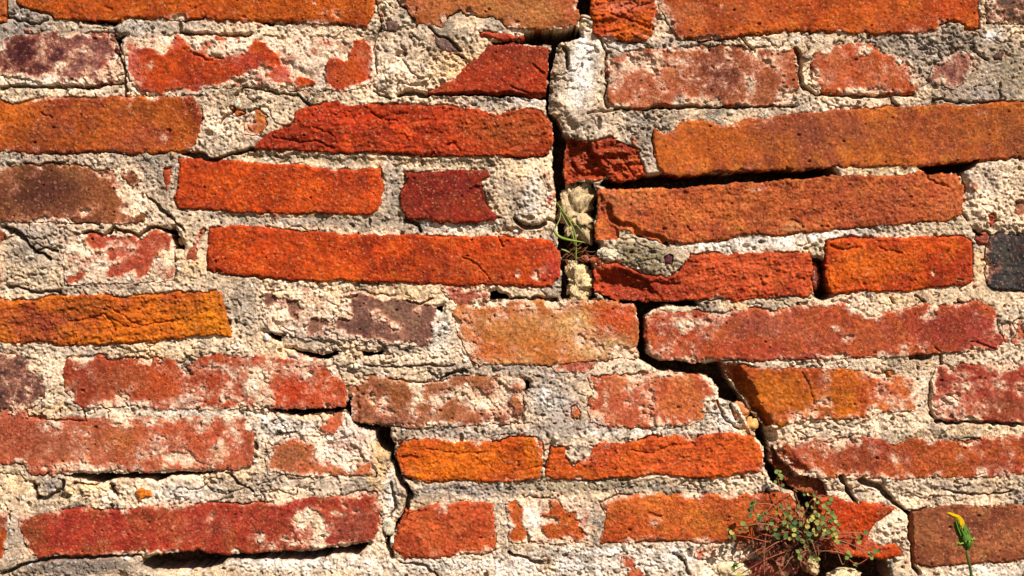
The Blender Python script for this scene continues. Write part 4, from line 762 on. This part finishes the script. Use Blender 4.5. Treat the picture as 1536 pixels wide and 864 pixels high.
CL = [((1166,712,16),[(1165,708),(1169,713),(1172,718),(1163,723),(1174,728)],0),
 ((1130,757,34),[(1131,752),(1126,757),(1128,763),(1134,771),(1125,773)],1),((1117,790,32),[(1115,786),(1120,791),(1110,796)],1),((1099,803,30),[(1097,799),(1101,806),(1094,806)],1),
 ((1175,766,26),[(1172,761),(1177,768),(1184,763),(1165,770),(1186,777),(1180,772)],0),((1158,790,28),[(1150,792),(1158,786),(1163,794)],0),
 ((1221,747,24),[(1212,742),(1221,743),(1229,746),(1225,753),(1210,757),(1218,761),(1222,749)],0),((1243,762,20),[(1244,754),(1236,760),(1242,768),(1249,770),(1241,764)],0),
 ((1246,779,22),[(1247,781),(1239,777),(1252,776),(1234,778)],0),((1197,788,32),[(1192,784),(1200,785),(1194,791),(1188,794)],1),((1211,786,34),[(1212,782),(1211,790),(1217,780)],2),
 ((1209,797,36),[(1208,797),(1214,801)],1),((1211,822,30),[(1208,819),(1214,827),(1217,837),(1204,812)],0),((1226,838,22),[(1228,839),(1220,842)],2),
 ((1249,798,18),[(1250,794),(1248,803),(1243,797),(1253,801)],0),((1232,789,28),[(1234,786),(1229,792),(1236,795),(1226,784)],2),((1191,804,36),[(1191,803),(1185,808)],2),
 ((1261,813,12),[(1261,813)],1),((1271,833,14),[(1272,829),(1270,837),(1276,834)],0),((1288,809,10),[(1288,806),(1289,813)],1),((1298,800,10),[(1298,799)],1),
 ((1282,846,10),[(1282,846)],2),((1308,833,12),[(1304,829),(1307,837),(1313,826)],0),((1102,850,26),[(1104,845),(1100,853)],0),((1110,862,24),[(1109,862)],2),((1240,745,20),[(1246,748)],0),
 ((1143,775,30),[(1138,774),(1146,770)],0),((1170,800,34),[(1166,803),(1174,797),(1178,805)],1),((1225,770,24),[(1222,768),(1228,773),(1219,776)],2),((1200,765,20),[(1197,760),(1204,768)],0),((1255,790,14),[(1258,786)],0),((1180,785,30),[(1176,783),(1183,789)],0),((1150,830,30),[],0),((1128,840,30),[],0)]
for i in range(13):
    x_, y_ = rp.gauss(1206, 26), rp.gauss(796, 20)
    if x_ < 1256 and y_ < 850: CL.append(((x_, y_, rp.uniform(14, 34)), [(x_+rp.uniform(-5, 5), y_+rp.uniform(-5, 5)) for _ in range(rp.randint(1, 3))], rp.randrange(3)))
for (cx, cy, h), lv, kd in CL:
    rx0, ry0 = 1205+rp.uniform(-12, 26), 818+rp.uniform(-14, 16)
    if cx < 1170 and cy < 770: mid_ = (1176+rp.uniform(-10,6), 745, h+rp.uniform(0, 10))
    else: mid_ = ((cx+rx0)/2+rp.uniform(-8, 8), min(cy, ry0)-rp.uniform(-6, 18), h+rp.uniform(2, 18))
    v_, f_ = tube(curve(Q(rx0, ry0, -6), Q(*mid_), Q(cx, cy, h), 10), .95, .6)
    for lx, ly in lv:                                     # leaf stalks
        tube(curve(Q(cx, cy, h), Q((cx+lx)/2+1, (cy+ly)/2-1, h+1), Q(lx, ly, h), 3), .4, .3, 4, v_, f_)
    child(raw('stem', v_, f_, M_ST if rp.random() < .6 else M_ST2, None), weed)
    for lx, ly in lv:
        q = Q(lx, ly, h+rp.uniform(-1, 3)); add_leaf(*q, rp.uniform(2.5, 4.5), (kd if rp.random() < .7 else rp.choice((0, 0, 1, 1, 2))), weed)
        if rp.random() < .4:
            q = Q(lx+rp.uniform(-6, 6), ly+rp.uniform(-6, 6), h+rp.uniform(-5, 5)); add_leaf(*q, rp.uniform(2.2, 3.8), rp.choice((0, 1, 1)), weed)
for (pts, m_) in (([(1142,801,26),(1160,804,30),(1175,802,30),(1190,792,22)],M_ST),([(1148,795,22),(1150,770,24),(1165,752,16),(1190,738,8),(1196,752,0)],M_ST),([(1196,738,10),(1190,735,8),(1197,752,4),(1204,770,0)],M_ST2),
                  ([(1246,751,14),(1256,756,12),(1256,770,10),(1252,772,8)],M_ST),([(1240,806,10),(1255,826,14),(1264,847,14),(1270,835,12),(1274,829,10)],M_ST2),([(1245,812,8),(1266,832,12),(1284,846,10),(1300,839,10),(1308,834,10)],M_ST),
                  ([(1220,790,8),(1226,812,14),(1228,835,18)],M_ST2),([(1147,864,26),(1146,840,30),(1149,800,24)],M_ST2),([(1186,836,26),(1176,852,26),(1160,862,22)],M_ST2)):
    v_, f_ = tube(poly_smooth([Q(*p) for p in pts]), .75, .5); child(raw('stem', v_, f_, m_, None), weed)
# dead rootlets and old leaf litter, too fine to count
for mat_, cnt, nm in ((M_DRY, 260, 'dry_rootlets'), (M_DRY2, 420, 'dead_stalks'), (M_ST2, 14, 'pale_straw')):
    v_, f_ = [], []
    for i in range(cnt):
        x, y = rp.gauss(1180, 23), rp.gauss(804, 16)
        if x > 1245: x = 1215
        L = rp.uniform(7, 24); a = rp.choice([rp.gauss(2.1, .5), rp.gauss(1.6, .6), rp.uniform(0, 6.28)]); h = rp.uniform(-8, 22)
        e = (x+math.cos(a)*L, y+math.sin(a)*L, h+rp.uniform(-14, 6)); mm = ((x+e[0])/2+rp.uniform(-7, 7), (y+e[1])/2+rp.uniform(-7, 7), h+5)
        tube(curve((x, y, h), mm, e, 5), rp.uniform(.35, .8), .25, 3, v_, f_)
    o = child(raw(nm, v_, f_, mat_, None), weed); o['kind'] = 'stuff'
v_, f_ = [], []
for i in range(80):                                       # curled dead leaves
    x, y, h = rp.gauss(1165, 26), rp.gauss(812, 18), rp.uniform(0, 24); r = rp.uniform(3, 8); a0 = rp.uniform(0, 6.28); b0 = len(v_)
    for k in range(6):
        a = a0+k*math.pi/3; rr_ = r*(1 if k % 3 else 1.7)*rp.uniform(.7, 1.1); v_.append(P(x+math.cos(a)*rr_*.7, y+math.sin(a)*rr_, h+rp.uniform(-4, 4)))
    f_ += [(b0, b0+1, b0+2), (b0, b0+2, b0+3), (b0, b0+3, b0+4), (b0, b0+4, b0+5)]
o = child(raw('dead_leaves', v_, f_, plain('dead_leaf', (110,62,48), (176,112,80), 100), None, False), weed); o['kind'] = 'stuff'

def blade(pts, wds, m, par, name='blade'):                # a folded grass blade with two sides and a keel
    v_, f_ = [], []; p = [Vector(q) for q in pts]
    for i, c in enumerate(p):
        t = (p[min(i+1, len(p)-1)]-p[max(i-1, 0)]).normalized(); sd2 = t.cross(Vector((0, 0, 1))).normalized(); w_ = wds*math.sin(math.pi*(.12+.88*i/(len(p)-1)))**.6+.12
        for q in (c-sd2*w_, c+Vector((0, 0, .5*w_)), c+sd2*w_, c-Vector((0, 0, .35*w_))): v_.append(P(*q))
    for i in range(len(p)-1):
        for k in range(4): a = i*4+k; b2 = i*4+(k+1) % 4; f_.append((a, b2, b2+4, a+4))
    return child(raw(name, v_, f_, m, None), par)
M_GB = leafmat('grass_blade', (176,196,96), (150,176,72), .3); M_GB2 = leafmat('pale_grass', (206,206,136), (176,186,96), .3)
gt = thing('grass_tuft', 'thin pale green grass blades growing out of the upper part of the crack', 'grass', P(864, 396, -6))
blade(poly_smooth([(864,394,-4),(864,370,0),(862,350,3),(852,328,5),(842,314,5),(832,300,4)]), 1.1, M_GB, gt)
blade(poly_smooth([(864,394,-4),(864,375,-1),(858,350,2),(848,332,4),(838,312,3)]), .7, M_GB2, gt)
blade(poly_smooth([(841,309,2),(840,326,4),(834,340,5),(831,347,5)]), .8, M_GB2, gt)
blade(poly_smooth([(831,342,5),(833,350,6),(842,357,7),(858,361,7),(878,364,5)]), 2.0, M_GB, gt)
blade(poly_smooth([(843,318,4),(855,328,6),(868,342,6),(876,352,4)]), .6, M_GB2, gt)
blade(poly_smooth([(842,374,-2),(848,376,2),(855,379,2)]), 1.1, M_GB2, gt)
v_, f_ = [], []
for i in range(30):
    x, y = rp.uniform(842, 880), rp.gauss(383, 6); a = rp.uniform(-.9, .9); L = rp.uniform(8, 22)
    tube(curve((x, y, rp.uniform(-14, 2)), (x+math.cos(a)*L/2, y+math.sin(a)*L/2+rp.uniform(-4, 4), rp.uniform(-8, 5)), (x+math.cos(a)*L, y+math.sin(a)*L, rp.uniform(-14, 2)), 4), .4, .25, 3, v_, f_)
o = child(raw('dry_straw', v_, f_, M_ST2, None), gt); o['kind'] = 'stuff'

# dandelion bud standing in front of the wall, rooted in the ground
HD = 95
dn = thing('dandelion', 'half closed yellow dandelion bud on a thin green stalk in front of the brown brick', 'flower', P(1464, GROUND, HD))
M_DS = leafmat('dandelion_stalk', (96,112,48), (76,92,40), .1, 60); M_DG = leafmat('dandelion_bract', (72,110,36), (104,138,50), .15, 200)
M_DL = leafmat('pale_bract', (196,206,110), (160,180,80), .3); M_DY = leafmat('yellow_petal', (250,206,10), (226,178,10), .3, 200)
zb = GROUND
v_, f_ = tube([Q(1450,822,HD), Q(1451,834,HD), Q(1455,850,HD), Q(1458,868,HD), Q(1464,920,HD), (1464*.97+16,1000,HD), (1440,zb-2,HD)], 1.8, 2.8, 10); child(raw('stalk', v_, f_, M_DS, None), dn)
ax = poly_smooth([Q(1450,825,HD), Q(1450,815,HD), Q(1446,804,HD), Q(1442,792,HD), Q(1437,782,HD)], 4); prof = [2.0,3.0,5.0,7.0,8.0,8.5,8.5,8.2,7.9,7.5,7.1,6.7,6.3,5.9,5.5,5.1,4.6]
v_, f_ = [], []; K = 26
for i, c in enumerate(ax):
    t = (ax[min(i+1, len(ax)-1)]-ax[max(i-1, 0)]).normalized(); u = t.cross(Vector((0, 0, 1))).normalized(); w_ = t.cross(u)
    for k in range(K):
        a = 2*math.pi*k/K; r = prof[i]*(1+.09*(1 if k % 2 else -1)); v_.append(P(*(c+u*math.cos(a)*r+w_*math.sin(a)*r)))
for i in range(len(ax)-1):
    for k in range(K): k2 = (k+1) % K; f_.append((i*K+k, i*K+k2, (i+1)*K+k2, (i+1)*K+k))
child(raw('bud', v_, f_, M_DG, None), dn)
for k in range(13):                                       # recurved outer bracts
    a = 2*math.pi*k/13+.2; ca, sa = math.cos(a), math.sin(a); x0, y0 = 1449, 813
    pts = [Q(x0+ca*5, y0-3*ca+1, HD+sa*5), Q(x0+ca*10, y0-4*ca, HD+sa*10), Q(x0+ca*(14+rp.uniform(-1,2)), y0-5*ca-rp.uniform(-3, 5), HD+sa*14)]
    blade(poly_smooth(pts, 3), 1.5, M_DL, dn, 'bract')
for k in range(12):                                       # long inner bracts pressed to the petals
    a = 2*math.pi*k/12; ca, sa = math.cos(a), math.sin(a)
    blade(poly_smooth([Q(1446+ca*8.6, 803-ca*2, HD+sa*8.6), Q(1440+ca*7, 790-ca*2, HD+sa*7), Q(1436+ca*4.6, 780-ca, HD+sa*4.6)], 3), 1.5, M_DG, dn, 'bract')
for k in range(24):
    a = rp.uniform(0, 6.28); r = rp.uniform(2, 5.6); ca, sa = math.cos(a)*r, math.sin(a)*r; L = rp.uniform(.45, 1.0)
    tip = (1437-18*L+ca*.3, 776-7*L+rp.uniform(-2, 3), HD+sa)
    blade(poly_smooth([Q(1443+ca*1.0, 793+rp.uniform(-6, 6), HD+3+abs(sa)*1.45), Q(1438+ca*.9, 778+rp.uniform(-2, 2), HD+sa), Q(*tip)], 4), rp.uniform(.8, 1.4), M_DY, dn, 'petal')
